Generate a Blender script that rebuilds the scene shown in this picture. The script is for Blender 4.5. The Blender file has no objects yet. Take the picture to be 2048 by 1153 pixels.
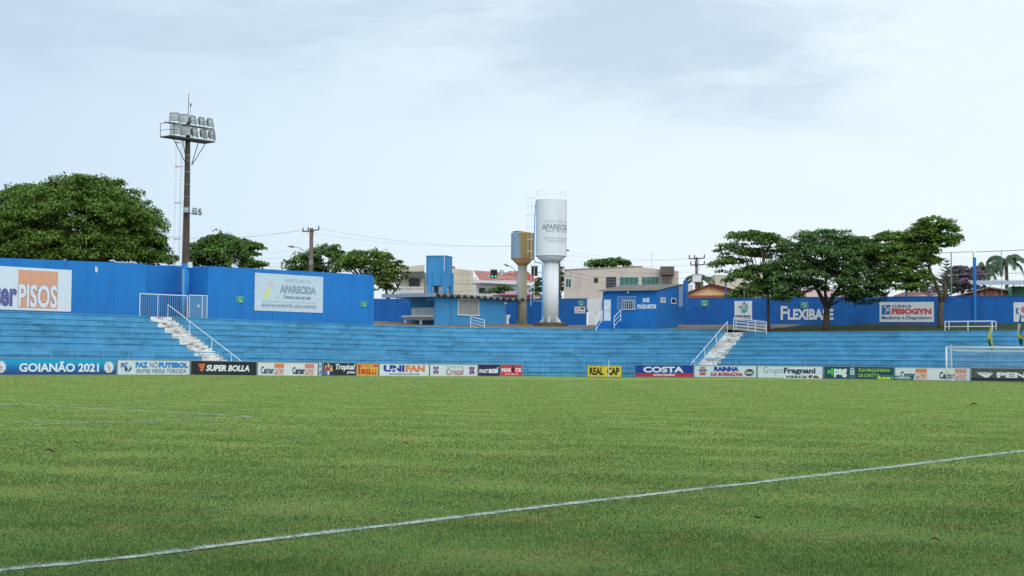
import bpy, math, random
import numpy as np
from mathutils import Vector, Matrix

# ------------------------------------------------------------------ camera, sky, sun, exposure
scene = bpy.context.scene
COL = scene.collection
random.seed(7)
rng = np.random.default_rng(7)
FPX = 3000.0                    # focal length in pixels of a 2048 px wide frame
CAM_H = 1.65
PITCH = math.atan(134.5 / FPX)
ROLL = math.radians(0.5)
cam_data = bpy.data.cameras.new("camera")
cam = bpy.data.objects.new("camera", cam_data)
COL.objects.link(cam)
cam_data.sensor_width = 36.0
cam_data.lens = 36.0 * FPX / 2048.0
cam_data.clip_start = 0.1
cam_data.clip_end = 9000
CAM_R = Matrix.Rotation(math.radians(90) + PITCH, 3, 'X') @ Matrix.Rotation(ROLL, 3, 'Z')
cam.matrix_world = Matrix.Translation((0, 0, CAM_H)) @ CAM_R.to_4x4()
scene.camera = cam

SUN_EL, SUN_AZ = math.radians(46), math.radians(160)      # azimuth clockwise from +Y
world = bpy.data.worlds.new("World")
scene.world = world
world.use_nodes = True
wn, wl = world.node_tree.nodes, world.node_tree.links
wn.clear()
def wnode(t, **kw):
    n = wn.new(t)
    for k, v in kw.items():
        setattr(n, k, v)
    return n
def wmath(op, a, b=None, clamp=False):
    n = wnode('ShaderNodeMath', operation=op, use_clamp=clamp)
    for i, v in enumerate((a, b)):
        if v is None:
            continue
        if isinstance(v, (int, float)):
            n.inputs[i].default_value = v
        else:
            wl.new(v, n.inputs[i])
    return n.outputs[0]
w_out = wnode('ShaderNodeOutputWorld')
sky = wnode('ShaderNodeTexSky', sky_type='NISHITA', sun_disc=False, sun_elevation=SUN_EL, sun_rotation=SUN_AZ)
sky.air_density, sky.dust_density, sky.ozone_density = 1.0, 2.0, 1.0
bg_sky = wnode('ShaderNodeBackground')
bg_sky.inputs[1].default_value = 0.10
wl.new(sky.outputs[0], bg_sky.inputs[0])
tc = wnode('ShaderNodeTexCoord')
sep = wnode('ShaderNodeSeparateXYZ')
wl.new(tc.outputs['Generated'], sep.inputs[0])
# a layer of thin cloud: noise over the direction, drawn out along the horizon
mp = wnode('ShaderNodeMapping')
mp.inputs['Scale'].default_value = (2.0, 2.0, 6.5)
mp.inputs['Location'].default_value = (3.54, 4.9, -4.11)
wl.new(tc.outputs['Generated'], mp.inputs[0])
nz = wnode('ShaderNodeTexNoise')
nz.inputs['Scale'].default_value = 2.1
nz.inputs['Detail'].default_value = 8.0
nz.inputs['Roughness'].default_value = 0.58
nz.inputs['Distortion'].default_value = 0.25
wl.new(mp.outputs[0], nz.inputs['Vector'])
# grey cloud banks ride between about 7 and 30 degrees above the horizon all round
up = wmath('MULTIPLY', wmath('SUBTRACT', sep.outputs['Z'], 0.138), 18.0, clamp=True)
dn = wmath('SUBTRACT', 1.0, wmath('MULTIPLY', wmath('SUBTRACT', sep.outputs['Z'], 0.30), 3.0, clamp=True))
band = wmath('MULTIPLY', up, dn)
amp = wmath('ADD', wmath('MULTIPLY', band, 3.0), 1.0)
gsrc = wmath('ADD', wmath('MULTIPLY', wmath('SUBTRACT', nz.outputs[0], 0.5), amp),
             wmath('SUBTRACT', wmath('MULTIPLY', band, 0.42), 0.02))
grey = wmath('MULTIPLY', gsrc, 1.0, clamp=True)
greys = wnode('ShaderNodeMapRange', interpolation_type='SMOOTHSTEP')
wl.new(grey, greys.inputs[0])
# brighter towards the veiled sun
sx, sy = math.sin(math.radians(40)), math.cos(math.radians(40))
tow = wmath('ADD', wmath('MULTIPLY', sep.outputs['X'], sx), wmath('MULTIPLY', sep.outputs['Y'], sy))
towr = wnode('ShaderNodeMapRange', interpolation_type='SMOOTHSTEP')
towr.inputs[1].default_value, towr.inputs[2].default_value = 0.40, 0.92
wl.new(tow, towr.inputs[0])
def wmix(fac, a, b):
    n = wnode('ShaderNodeMix', data_type='RGBA')
    wl.new(fac, n.inputs[0])
    for i, v in ((6, a), (7, b)):
        if isinstance(v, tuple):
            n.inputs[i].default_value = (*v, 1)
        else:
            wl.new(v, n.inputs[i])
    return n.outputs[2]
clear_c = wmix(towr.outputs[0], (0.465, 0.59, 0.712), (0.67, 0.755, 0.80))
grey_c = wmix(towr.outputs[0], (0.425, 0.53, 0.64), (0.465, 0.565, 0.665))
cloud_c = wmix(greys.outputs[0], clear_c, grey_c)
bg_cloud = wnode('ShaderNodeBackground')
wl.new(cloud_c, bg_cloud.inputs[0])
bg_cloud.inputs[1].default_value = 0.98
wmixs = wnode('ShaderNodeMixShader')
wmixs.inputs[0].default_value = 0.93
wl.new(bg_sky.outputs[0], wmixs.inputs[1])
wl.new(bg_cloud.outputs[0], wmixs.inputs[2])
wl.new(wmixs.outputs[0], w_out.inputs[0])

sun_d = bpy.data.lights.new("sun", 'SUN')
sun_d.energy = 1.2
sun_d.angle = math.radians(60)
sun_d.color = (1.0, 0.96, 0.9)
sun = bpy.data.objects.new("sun", sun_d)
COL.objects.link(sun)
sun.location = (20, -60, 80)
sdir = Vector((math.sin(SUN_AZ) * math.cos(SUN_EL), math.cos(SUN_AZ) * math.cos(SUN_EL), math.sin(SUN_EL)))
sun.rotation_euler = sdir.to_track_quat('Z', 'Y').to_euler()
scene.view_settings.view_transform = 'Standard'
scene.view_settings.look = 'None'
scene.view_settings.gamma = 1.0
scene.view_settings.use_curve_mapping = False
scene.view_settings.exposure = 0.44
scene.render.engine = 'CYCLES'
scene.cycles.max_bounces = 6
scene.cycles.transparent_max_bounces = 8

# ------------------------------------------------------------------ pixel rays (calibration of the place)
def ray(px, py):
    return CAM_R @ Vector(((px - 1024) / FPX, -(py - 576.5) / FPX, -1))
def P(px, py, Y):
    d = ray(px, py)
    return Vector((0, 0, CAM_H)) + d * (Y / d.y)
def proj(x, y, z):
    v = CAM_R.transposed() @ Vector((x, y, z - CAM_H))
    return 1024 + FPX * v.x / -v.z, 576.5 - FPX * v.y / -v.z

# ------------------------------------------------------------------ materials
MATS = {}
def lin(r, g, b):
    f = lambda c: (c / 255 / 12.92) if c <= 10 else ((c / 255 + 0.055) / 1.055) ** 2.4
    return (f(r), f(g), f(b))
def mat(name, col, rough=0.7, var=0.0, vscale=1.0, stain=None, stain_amt=0.0, sscale=0.6, stretch=(1, 1, 1),
        bump=0.0, bscale=20.0, metal=0.0, rnd=0.0, alpha=None, spec=0.3, brick=None, transl=0.0, island=False, emit=0.0, srange=(.52, .74), light=None):
    if name in MATS:
        return MATS[name]
    m = bpy.data.materials.new(name)
    m.use_nodes = True
    nt = m.node_tree
    N, L = nt.nodes, nt.links
    b = N['Principled BSDF']
    b.inputs['Roughness'].default_value = rough
    b.inputs['Metallic'].default_value = metal
    b.inputs['Specular IOR Level'].default_value = spec
    geo = N.new('ShaderNodeNewGeometry')
    def noise(scale, detail=4, rough_=0.6, st=(1, 1, 1)):
        mp_ = N.new('ShaderNodeMapping')
        mp_.inputs['Scale'].default_value = st
        L.new(geo.outputs['Position'], mp_.inputs[0])
        n = N.new('ShaderNodeTexNoise')
        n.inputs['Scale'].default_value = scale
        n.inputs['Detail'].default_value = detail
        n.inputs['Roughness'].default_value = rough_
        L.new(mp_.outputs[0], n.inputs['Vector'])
        return n.outputs[0]
    def mr(src, a, b_, c, d):
        n = N.new('ShaderNodeMapRange')
        for i, v in enumerate((a, b_, c, d)):
            n.inputs[i + 1].default_value = v
        L.new(src, n.inputs[0])
        return n.outputs[0]
    def mix(fac, a, b_):
        n = N.new('ShaderNodeMix')
        n.data_type = 'RGBA'
        if isinstance(fac, float):
            n.inputs[0].default_value = fac
        else:
            L.new(fac, n.inputs[0])
        for i, v in ((6, a), (7, b_)):
            if isinstance(v, tuple):
                n.inputs[i].default_value = (*v[:3], 1)
            else:
                L.new(v, n.inputs[i])
        return n.outputs[2]
    def val(src, c):
        n = N.new('ShaderNodeHueSaturation')
        L.new(src, n.inputs['Value'])
        if isinstance(c, tuple):
            n.inputs['Color'].default_value = (*c, 1)
        else:
            L.new(c, n.inputs['Color'])
        return n.outputs[0]
    c = tuple(col)
    if var:
        c = val(mr(noise(vscale, 5), 0.3, 0.7, 1 - var, 1 + var), c)
    if rnd:
        if island:
            c = val(mr(geo.outputs['Random Per Island'], 0, 1, 1 - rnd, 1 + rnd), c)
        else:
            oi = N.new('ShaderNodeObjectInfo')
            c = val(mr(oi.outputs['Random'], 0, 1, 1 - rnd, 1 + rnd), c)
    if light:
        c = mix(mr(noise(light[1], 3, .55, light[3]), .50, .58, 0, light[2]), c, light[0])
    if stain:
        c = mix(mr(noise(sscale, 7, 0.68, stretch), srange[0], srange[1], 0, stain_amt), c, stain)
    bs = None
    if brick:
        tcn = N.new('ShaderNodeTexCoord')
        mp2 = N.new('ShaderNodeMapping')
        mp2.inputs['Rotation'].default_value = (math.radians(-90), 0, 0)
        L.new(tcn.outputs['Object'], mp2.inputs[0])
        br = N.new('ShaderNodeTexBrick')
        br.inputs['Scale'].default_value = 1.0
        br.inputs['Brick Width'].default_value = brick[0]
        br.inputs['Row Height'].default_value = brick[1]
        br.inputs['Mortar Size'].default_value = brick[2]
        br.inputs['Color1'].default_value = (1, 1, 1, 1)
        br.inputs['Color2'].default_value = (.86, .86, .86, 1)
        br.inputs['Mortar'].default_value = (brick[3],) * 3 + (1,)
        L.new(mp2.outputs[0], br.inputs['Vector'])
        mm = N.new('ShaderNodeMix')
        mm.data_type = 'RGBA'
        mm.blend_type = 'MULTIPLY'
        mm.inputs[0].default_value = 1.0
        if isinstance(c, tuple):
            mm.inputs[6].default_value = (*c, 1)
        else:
            L.new(c, mm.inputs[6])
        L.new(br.outputs['Color'], mm.inputs[7])
        c = mm.outputs[2]
    if isinstance(c, tuple):
        b.inputs['Base Color'].default_value = (*c, 1)
    else:
        L.new(c, b.inputs['Base Color'])
    if bump:
        bp = N.new('ShaderNodeBump')
        bp.inputs['Strength'].default_value = bump
        bp.inputs['Distance'].default_value = 0.02
        L.new(noise(bscale, 4), bp.inputs['Height'])
        L.new(bp.outputs[0], b.inputs['Normal'])
    if alpha is not None:
        b.inputs['Alpha'].default_value = alpha
    if emit:
        b.inputs['Emission Color'].default_value = (*col, 1)
        b.inputs['Emission Strength'].default_value = emit
    if transl:
        vm = N.new('ShaderNodeVectorMath')
        vm.operation = 'MULTIPLY_ADD'
        vm.inputs[1].default_value = (.55, .55, .55)
        vm.inputs[2].default_value = (0, 0, .5)
        L.new(geo.outputs['Normal'], vm.inputs[0])
        vn = N.new('ShaderNodeVectorMath')
        vn.operation = 'NORMALIZE'
        L.new(vm.outputs[0], vn.inputs[0])
        L.new(vn.outputs[0], b.inputs['Normal'])
        tr = N.new('ShaderNodeBsdfTranslucent')
        if isinstance(c, tuple):
            tr.inputs[0].default_value = (*c, 1)
        else:
            L.new(c, tr.inputs[0])
        ms = N.new('ShaderNodeMixShader')
        ms.inputs[0].default_value = transl
        L.new(b.outputs[0], ms.inputs[1])
        L.new(tr.outputs[0], ms.inputs[2])
        L.new(ms.outputs[0], N['Material Output'].inputs[0])
    MATS[name] = m
    return m
def paint(rgb, rough=0.6):
    """flat printed or painted colour, given as sRGB"""
    k = "print_%d_%d_%d" % rgb
    return mat(k, lin(*rgb), rough, var=0.05, vscale=3.0)

# ------------------------------------------------------------------ mesh building
class MB:
    def __init__(s):
        s.v, s.f = [], []
    def add(s, vs, fs):
        o = len(s.v)
        s.v += [tuple(v) for v in vs]
        s.f += [tuple(i + o for i in f) for f in fs]
        return s
    def box(s, x0, x1, y0, y1, z0, z1):
        return s.add([(x, y, z) for z in (z0, z1) for y in (y0, y1) for x in (x0, x1)],
                     [(0, 2, 3, 1), (4, 5, 7, 6), (0, 1, 5, 4), (2, 6, 7, 3), (0, 4, 6, 2), (1, 3, 7, 5)])
    def tube(s, pts, r, n=6, caps=True):
        pts = [Vector(p) for p in pts]
        rs = list(r) if isinstance(r, (list, tuple)) else [r] * len(pts)
        vs, fs = [], []
        for i, p in enumerate(pts):
            d = (pts[min(i + 1, len(pts) - 1)] - pts[max(i - 1, 0)]).normalized()
            a = d.cross(Vector((0, 0, 1)) if abs(d.z) < 0.9 else Vector((1, 0, 0))).normalized()
            b = d.cross(a)
            for k in range(n):
                t = 2 * math.pi * (k + .5) / n
                vs.append(p + (a * math.cos(t) + b * math.sin(t)) * rs[i])
        for i in range(len(pts) - 1):
            for k in range(n):
                fs.append((i * n + k, i * n + (k + 1) % n, (i + 1) * n + (k + 1) % n, (i + 1) * n + k))
        if caps:
            fs.append(tuple(range(n))[::-1])
            fs.append(tuple((len(pts) - 1) * n + k for k in range(n)))
        return s.add(vs, fs)
    def lathe(s, prof, n=24, cx=0, cy=0):
        vs, fs = [], []
        for (r, z) in prof:
            for k in range(n):
                t = 2 * math.pi * k / n
                vs.append((cx + r * math.cos(t), cy + r * math.sin(t), z))
        for i in range(len(prof) - 1):
            for k in range(n):
                fs.append((i * n + k, i * n + (k + 1) % n, (i + 1) * n + (k + 1) % n, (i + 1) * n + k))
        fs.append(tuple(range(n))[::-1])
        fs.append(tuple((len(prof) - 1) * n + k for k in range(n)))
        return s.add(vs, fs)
    def prism_y(s, poly, y0, y1):
        """polygon in x,z (any winding) extruded along y"""
        n = len(poly)
        vs = [(x, y0, z) for x, z in poly] + [(x, y1, z) for x, z in poly]
        fs = [tuple(range(n)), tuple(range(2 * n - 1, n - 1, -1))]
        fs += [(i, i + n, (i + 1) % n + n, (i + 1) % n) for i in range(n)]
        return s.add(vs, fs)
    def prism_x(s, poly, x0, x1):
        """polygon in y,z extruded along x"""
        n = len(poly)
        vs = [(x0, y, z) for y, z in poly] + [(x1, y, z) for y, z in poly]
        fs = [tuple(range(n)), tuple(range(2 * n - 1, n - 1, -1))]
        fs += [(i, i + n, (i + 1) % n + n, (i + 1) % n) for i in range(n)]
        return s.add(vs, fs)
    def build(s, name, m, parent=None, smooth=False):
        me = bpy.data.meshes.new(name)
        me.from_pydata(s.v, [], s.f)
        me.materials.append(m)
        if smooth:
            me.polygons.foreach_set('use_smooth', [True] * len(me.polygons))
        o = bpy.data.objects.new(name, me)
        COL.objects.link(o)
        if parent:
            o.parent = parent
        return o
def np_mesh(name, verts, nper, m, parent=None, ):
    """a mesh of separate faces, nper corners each, from an (n*nper,3) array"""
    me = bpy.data.meshes.new(name)
    nv = len(verts)
    nf = nv // nper
    me.vertices.add(nv)
    me.vertices.foreach_set('co', np.ascontiguousarray(verts, dtype=np.float32).ravel())
    me.loops.add(nv)
    me.loops.foreach_set('vertex_index', np.arange(nv, dtype=np.int32))
    me.polygons.add(nf)
    me.polygons.foreach_set('loop_start', np.arange(0, nv, nper, dtype=np.int32))
    me.update(calc_edges=True)
    me.materials.append(m)
    o = bpy.data.objects.new(name, me)
    COL.objects.link(o)
    if parent:
        o.parent = parent
    return o
def tag(o, label=None, cat=None, group=None, kind=None):
    for k, v in (('label', label), ('category', cat), ('group', group), ('kind', kind)):
        if v:
            o[k] = v
    return o
def thing(name, label, cat, loc=(0, 0, 0), rz=0.0, group=None):
    o = bpy.data.objects.new(name, None)
    o.empty_display_size = 0.3
    COL.objects.link(o)
    o.location = loc
    o.rotation_euler = (0, 0, rz)
    return tag(o, label, cat, group)
class Fr:
    """a facade frame: origin, local x along the facade, local y into it"""
    def __init__(s, o, ang):
        s.o, s.ang = Vector(o), ang
        s.d = Vector((math.cos(ang), math.sin(ang), 0))
        s.n = Vector((-math.sin(ang), math.cos(ang), 0))
    def hit(s, px, py, y=0.0):
        """where the sight line of a pixel meets the plane local y = y: (local x, local z)"""
        r = ray(px, py)
        o = s.o + s.n * y - Vector((0, 0, CAM_H))
        t = o.dot(s.n) / r.dot(s.n)
        q = r * t - o
        return q.dot(s.d), q.z
    def sub(s, x, y=0.0, z=0.0):
        return s.o + s.d * x + s.n * y + Vector((0, 0, z))
    def rect(s, x0, y0, x1, y1, y=0.0):
        a, zt = s.hit(x0, y0, y)
        b, zb = s.hit(x1, y1, y)
        _, zt2 = s.hit(x1, y0, y)
        _, zb2 = s.hit(x0, y1, y)
        return a, b, (zb + zb2) / 2, (zt + zt2) / 2
def frame_at(px, py, Y, ang):
    return Fr(P(px, py, Y), ang)

# ------------------------------------------------------------------ lettering
_TX = {}
def text_mesh(t, bold=0.0, shear=0.0, space=1.0):
    k = (t, bold, shear, space)
    if k not in _TX:
        cu = bpy.data.curves.new("lettering", 'FONT')
        cu.body = t
        cu.offset = bold
        cu.shear = shear
        cu.space_character = space
        cu.resolution_u = 3
        cu.fill_mode = 'FRONT'
        ob = bpy.data.objects.new("lettering", cu)
        me = ob.to_mesh()
        v = np.array([tuple(x.co)[:2] for x in me.vertices])
        f = [tuple(p.vertices) for p in me.polygons]
        ob.to_mesh_clear()
        bpy.data.objects.remove(ob)
        bpy.data.curves.remove(cu)
        lo, hi = v.min(0), v.max(0)
        _TX[k] = ((v - lo) / (hi - lo), f)
    return _TX[k]
def decals(root, W, H, els, y0=-0.004, x0=0.0, z0=0.0, part='lettering', wrap=None):
    """printed marks on a flat face of W x H metres. Each: (kind, rgb, ...) with u, v, w, h as fractions"""
    groups = {}
    for i, e in enumerate(els):
        kind, rgb = e[0], e[1]
        y = y0 - 0.004 * (i + 1) if len(els) < 14 else y0 - 0.0025 * (i + 1)
        key = (rgb, 'lettering' if kind == 't' else 'emblem', i)
        mb = groups.setdefault(key, MB())
        if kind == 't':
            _, _, s, u, v, w, h = e[:7]
            bold, shear = (list(e[7:]) + [0, 0])[:2]
            vv, ff = text_mesh(s, bold, shear)
            mb.add([(x0 + (u + a * w) * W, y, z0 + (v + b * h) * H) for a, b in vv], ff)
        elif kind == 'r':
            u, v, w, h = e[2:6]
            mb.add([(x0 + a * W, y, z0 + b * H) for a, b in ((u, v), (u + w, v), (u + w, v + h), (u, v + h))], [(0, 1, 2, 3)])
        elif kind == 'p':
            pts = e[2]
            mb.add([(x0 + a * W, y, z0 + b * H) for a, b in pts], [tuple(range(len(pts)))])
        elif kind == 'c':        # ellipse: centre, radii
            u, v, ru, rv = e[2:6]
            n = e[6] if len(e) > 6 else 20
            mb.add([(x0 + (u + ru * math.cos(2 * math.pi * (k + .5) / n)) * W, y, z0 + (v + rv * math.sin(2 * math.pi * (k + .5) / n)) * H)
                    for k in range(n)], [tuple(range(n))])
        elif kind == 'l':        # polyline stroke of width w metres
            pts, w = e[2], e[3]
            pp = [Vector((x0 + a * W, z0 + b * H)) for a, b in pts]
            vs, fs = [], []
            for k, p in enumerate(pp):
                d = (pp[min(k + 1, len(pp) - 1)] - pp[max(k - 1, 0)]).normalized()
                q = Vector((-d.y, d.x)) * w / 2
                vs += [(p.x + q.x, y, p.y + q.y), (p.x - q.x, y, p.y - q.y)]
                if k:
                    fs.append((2 * k - 2, 2 * k - 1, 2 * k + 1, 2 * k))
            mb.add(vs, fs)
    for (rgb, nm, _i), mb in groups.items():
        if wrap:
            mb.v = [wrap(v) for v in mb.v]
        mb.build(nm, paint(rgb), root)

# ------------------------------------------------------------------ the plan of the ground: pitch, stand line, terrace
def lerp_tab(x, tab):
    if x <= tab[0][0]:
        return tab[0][1]
    for (a, b), (c, d) in zip(tab, tab[1:]):
        if x <= c:
            return b + (d - b) * (x - a) / (c - a)
    return tab[-1][1]
ZB = [(-40, .24), (-32, .21), (-21.9, .12), (-14.3, -.01), (-1, -.15), (7.7, -.17), (12.8, -.09), (17, -.04), (22, -.01), (33, .0), (60, 0)]
def gz(x, y):
    t = min(max((y - 40) / 60.0, 0), 1)
    return lerp_tab(x, ZB) * t * t * (3 - 2 * t)
NL, DL = Vector((-0.777, 0.6295)), 83.0
NR, DR = Vector((0.5, 0.866)), 116.4
RAD = 8.0
AL, AR = math.atan2(0.777, 0.6295), math.radians(-30)
_det = NL.x * NR.y - NL.y * NR.x
CC = Vector((((DL - RAD) * NR.y - NL.y * (DR - RAD)) / _det, (NL.x * (DR - RAD) - NR.x * (DL - RAD)) / _det))
LA = RAD * (AL - AR)
def S(s, k):
    """point, tangent angle of the stand line at arc length s, pushed k metres outwards"""
    if s < 0:
        p = CC + NL * (RAD + k) + Vector((math.cos(AL), math.sin(AL))) * s
        return p, AL
    if s > LA:
        p = CC + NR * (RAD + k) + Vector((math.cos(AR), math.sin(AR))) * (s - LA)
        return p, AR
    a = AL - s / RAD
    return CC + Vector((-math.sin(a), math.cos(a))) * (RAD + k), a
def s_at(px, k, z):
    lo, hi = -75.0, 75.0
    for _ in range(50):
        m = (lo + hi) / 2
        p, _a = S(m, k)
        if proj(p.x, p.y, z)[0] < px:
            lo = m
        else:
            hi = m
    return (lo + hi) / 2
ROWS, TREAD = 10, 0.85
KTOP = ROWS * TREAD
ZT = [(-60, 4.42), (-34.9, 4.36), (-22, 4.26), (-12, 4.15), (-.6, 4.17), (14, 4.14), (19.2, 4.13), (19.9, 3.84), (28, 3.9), (42, 3.98), (60, 3.98)]
def ztop(s):
    p, _a = S(s, KTOP)
    return lerp_tab(p.x, ZT)
def terr(s, k):
    t = min(max((k - KTOP) / 14.0, 0), 1)
    return ztop(s) + (4.85 - ztop(s)) * t

# ------------------------------------------------------------------ shared materials
M_STAND = mat('blue_painted_concrete', lin(88, 158, 192), 0.75, var=0.14, vscale=0.9, rnd=0.09, stain=lin(34, 72, 96), stain_amt=0.65, sscale=0.55, light=(lin(112, 178, 212), .8, .34, (1, 1, 2.2)),
              stretch=(.6, .6, 3.0), bump=.25, bscale=9)
M_STAIR = mat('white_painted_concrete', lin(226, 226, 222), 0.8, var=0.10, vscale=1.6, rnd=.04, stain=lin(112, 100, 88), stain_amt=0.85, sscale=1.1, stretch=(1, 1, 2.2), srange=(.46, .64), bump=.3, bscale=12)
M_WALL = mat('deep_blue_plaster', lin(42, 130, 206), 0.65, var=0.05, vscale=0.5, stain=lin(14, 74, 140), stain_amt=0.38, sscale=0.45, stretch=(2.2, 2.2, .3), bump=.15, bscale=6)
M_BLOCK = mat('blue_painted_block', lin(34, 110, 190), 0.7, var=0.10, vscale=1.2, stain=lin(8, 55, 130), stain_amt=0.5, sscale=.6, stretch=(1, 1, .5), brick=(.4, .2, .012, .62), bump=.3, bscale=8)
M_RAIL = mat('blue_metal_rail', lin(104, 176, 222), 0.45)
M_WHITE = mat('white_metal', lin(236, 238, 240), 0.45, var=.04, vscale=3)
M_GREYM = mat('grey_metal', lin(150, 152, 155), 0.5, var=.08, vscale=4)
M_DARKM = mat('dark_rusty_metal', lin(82, 78, 80), 0.6, var=.2, vscale=3)
M_LBLUE = mat('light_blue_plaster', lin(72, 152, 206), 0.7, var=.05, vscale=.7, stain=lin(30, 90, 140), stain_amt=.4, sscale=.5, stretch=(2, 2, .4), bump=.15, bscale=7)
M_FIBRO = mat('weathered_fibre_cement', lin(128, 126, 122), 0.9, var=.16, vscale=1.5, stain=lin(58, 54, 50), stain_amt=.7, sscale=1.2)
M_TILE = mat('clay_tile', lin(196, 104, 86), 0.85, var=.15, vscale=1.2, rnd=.12, stain=lin(92, 62, 58), stain_amt=.5, sscale=.8)
M_GLASSD = mat('dark_glass', lin(40, 48, 54), 0.12, spec=.6)
M_GLASSG = mat('green_glass', lin(60, 118, 108), 0.1, spec=.6, var=.3, vscale=.7)
M_DIRT = mat('packed_dirt', lin(128, 112, 96), 0.95, var=.18, vscale=.8, stain=lin(92, 96, 58), stain_amt=.7, sscale=.5, bump=.5, bscale=5)
M_SOIL = mat('distant_ground', lin(120, 116, 100), 0.95, var=.12, vscale=.1)
M_BARK = mat('grey_brown_bark', lin(92, 78, 66), 0.9, var=.25, vscale=3.0, bump=.6, bscale=14)
M_CONC = mat('raw_concrete', lin(118, 108, 98), 0.9, var=.15, vscale=1.0, stain=lin(58, 48, 42), stain_amt=.7, sscale=.35, stretch=(2, 2, .35), bump=.3, bscale=8)

def turf(name, a, b, c_, yel, blade=False, sheen=.46):
    m = bpy.data.materials.new(name)
    m.use_nodes = True
    nt = m.node_tree
    N, L = nt.nodes, nt.links
    bs = N['Principled BSDF']
    bs.inputs['Roughness'].default_value = 0.75
    bs.inputs['Specular IOR Level'].default_value = 0.06
    bs.inputs['Sheen Weight'].default_value = sheen
    bs.inputs['Sheen Roughness'].default_value = 0.6
    bs.inputs['Sheen Tint'].default_value = (*lin(212, 220, 98), 1)
    geo = N.new('ShaderNodeNewGeometry')
    def noise(scale, det, rough=.6):
        n = N.new('ShaderNodeTexNoise')
        n.inputs['Scale'].default_value = scale
        n.inputs['Detail'].default_value = det
        n.inputs['Roughness'].default_value = rough
        L.new(geo.outputs['Position'], n.inputs['Vector'])
        return n.outputs[0]
    def mr(s, p, q, r=0.0, t=1.0):
        n = N.new('ShaderNodeMapRange')
        for i, v in enumerate((p, q, r, t)):
            n.inputs[i + 1].default_value = v
        L.new(s, n.inputs[0])
        return n.outputs[0]
    def mix(f, x, y):
        n = N.new('ShaderNodeMix')
        n.data_type = 'RGBA'
        L.new(f, n.inputs[0])
        for i, v in ((6, x), (7, y)):
            if isinstance(v, tuple):
                n.inputs[i].default_value = (*v, 1)
            else:
                L.new(v, n.inputs[i])
        return n.outputs[2]
    col = mix(mr(noise(.16, 6, .7), .34, .66), a, b)
    col = mix(mr(noise(.62, 6, .72), .47, .66, 0, .8), col, yel)
    col = mix(mr(noise(2.4, 6, .78), .45, .62, 0, .95), col, c_)
    hv = N.new('ShaderNodeHueSaturation')
    L.new(col, hv.inputs['Color'])
    L.new(mr(noise(9.0, 5, .75), .25, .75, .82, 1.18) if not blade else mr(geo.outputs['Random Per Island'], 0, 1, .93, 1.09), hv.inputs['Value'])
    L.new(hv.outputs[0], bs.inputs['Base Color'])
    if blade:
        vm = N.new('ShaderNodeVectorMath')
        vm.operation = 'MULTIPLY_ADD'
        vm.inputs[1].default_value = (.35, .35, .35)
        vm.inputs[2].default_value = (0, 0, .8)
        L.new(geo.outputs['Normal'], vm.inputs[0])
        vn = N.new('ShaderNodeVectorMath')
        vn.operation = 'NORMALIZE'
        L.new(vm.outputs[0], vn.inputs[0])
        L.new(vn.outputs[0], bs.inputs['Normal'])
        tr = N.new('ShaderNodeBsdfTranslucent')
        L.new(hv.outputs[0], tr.inputs[0])
        ms = N.new('ShaderNodeMixShader')
        ms.inputs[0].default_value = .42
        L.new(bs.outputs[0], ms.inputs[1])
        L.new(tr.outputs[0], ms.inputs[2])
        L.new(ms.outputs[0], N['Material Output'].inputs[0])
    else:
        bp = N.new('ShaderNodeBump')
        bp.inputs['Strength'].default_value = .9
        bp.inputs['Distance'].default_value = .05
        L.new(noise(7.0, 6, .7), bp.inputs['Height'])
        L.new(bp.outputs[0], bs.inputs['Normal'])
    return m
G_A, G_B, G_C, G_Y = (.098, .205, .052), (.152, .238, .066), (.066, .186, .058), (.220, .210, .085)
M_PITCH = turf('pitch_turf', G_A, G_B, G_C, G_Y)
M_BLADE = turf('grass_blades', tuple(1.12 * c for c in G_A), tuple(1.12 * c for c in G_B), tuple(1.12 * c for c in G_C), tuple(1.12 * c for c in G_Y), True)
M_CHALK = mat('white_line_paint', lin(208, 216, 206), 0.9, var=.12, vscale=9, stain=lin(92, 124, 76), stain_amt=.85, sscale=5.0, srange=(.46, .66))
M_BANK = turf('bank_turf', (.032, .046, .012), (.044, .056, .016), (.026, .045, .014), (.075, .07, .03), sheen=.0)

# ------------------------------------------------------------------ ground
def sheet(name, xs, ys, zf, m, kind='structure'):
    vs = [(x, y, zf(x, y)) for y in ys for x in xs]
    n = len(xs)
    fs = [(j * n + i, j * n + i + 1, (j + 1) * n + i + 1, (j + 1) * n + i) for j in range(len(ys) - 1) for i in range(n - 1)]
    mb = MB().add(vs, fs)
    return tag(mb.build(name, m, smooth=True), kind=kind)
sheet('ground', [-4000, 4000], [-3000, 6000], lambda x, y: -1.2, M_SOIL)
def turf_z(x, y):
    return gz(x, y) + .006 * math.sin(x * 1.1 + 2 * math.sin(y * .6)) * math.sin(y * 1.4 + .5 * x) - .006
def turf_np(x, y):
    t = np.clip((y - 40) / 60.0, 0, 1)
    g = np.interp(x, [a for a, _ in ZB], [b for _, b in ZB]) * t * t * (3 - 2 * t)
    return g + .006 * np.sin(x * 1.1 + 2 * np.sin(y * .6)) * np.sin(y * 1.4 + .5 * x) - .006
sheet('pitch', [-90 + .75 * i for i in range(241)], [-20 + .75 * i for i in range(240)], turf_z, M_PITCH)
def terrace(name, ss, ks, m, dz=0.0):
    vs = []
    for k in ks:
        for s in ss:
            p, _a = S(s, k)
            vs.append((p.x, p.y, terr(s, k) + dz + (0.05 * math.sin(s * 1.7 + k) + .04 * math.sin(k * 2.1 - s * .7) if KTOP + 1 < k < 40 else 0)))
    n = len(ss)
    fs = [(j * n + i, j * n + i + 1, (j + 1) * n + i + 1, (j + 1) * n + i) for j in range(len(ks) - 1) for i in range(n - 1)]
    tag(MB().add(vs, fs).build(name, m, smooth=True), kind='structure')
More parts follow.
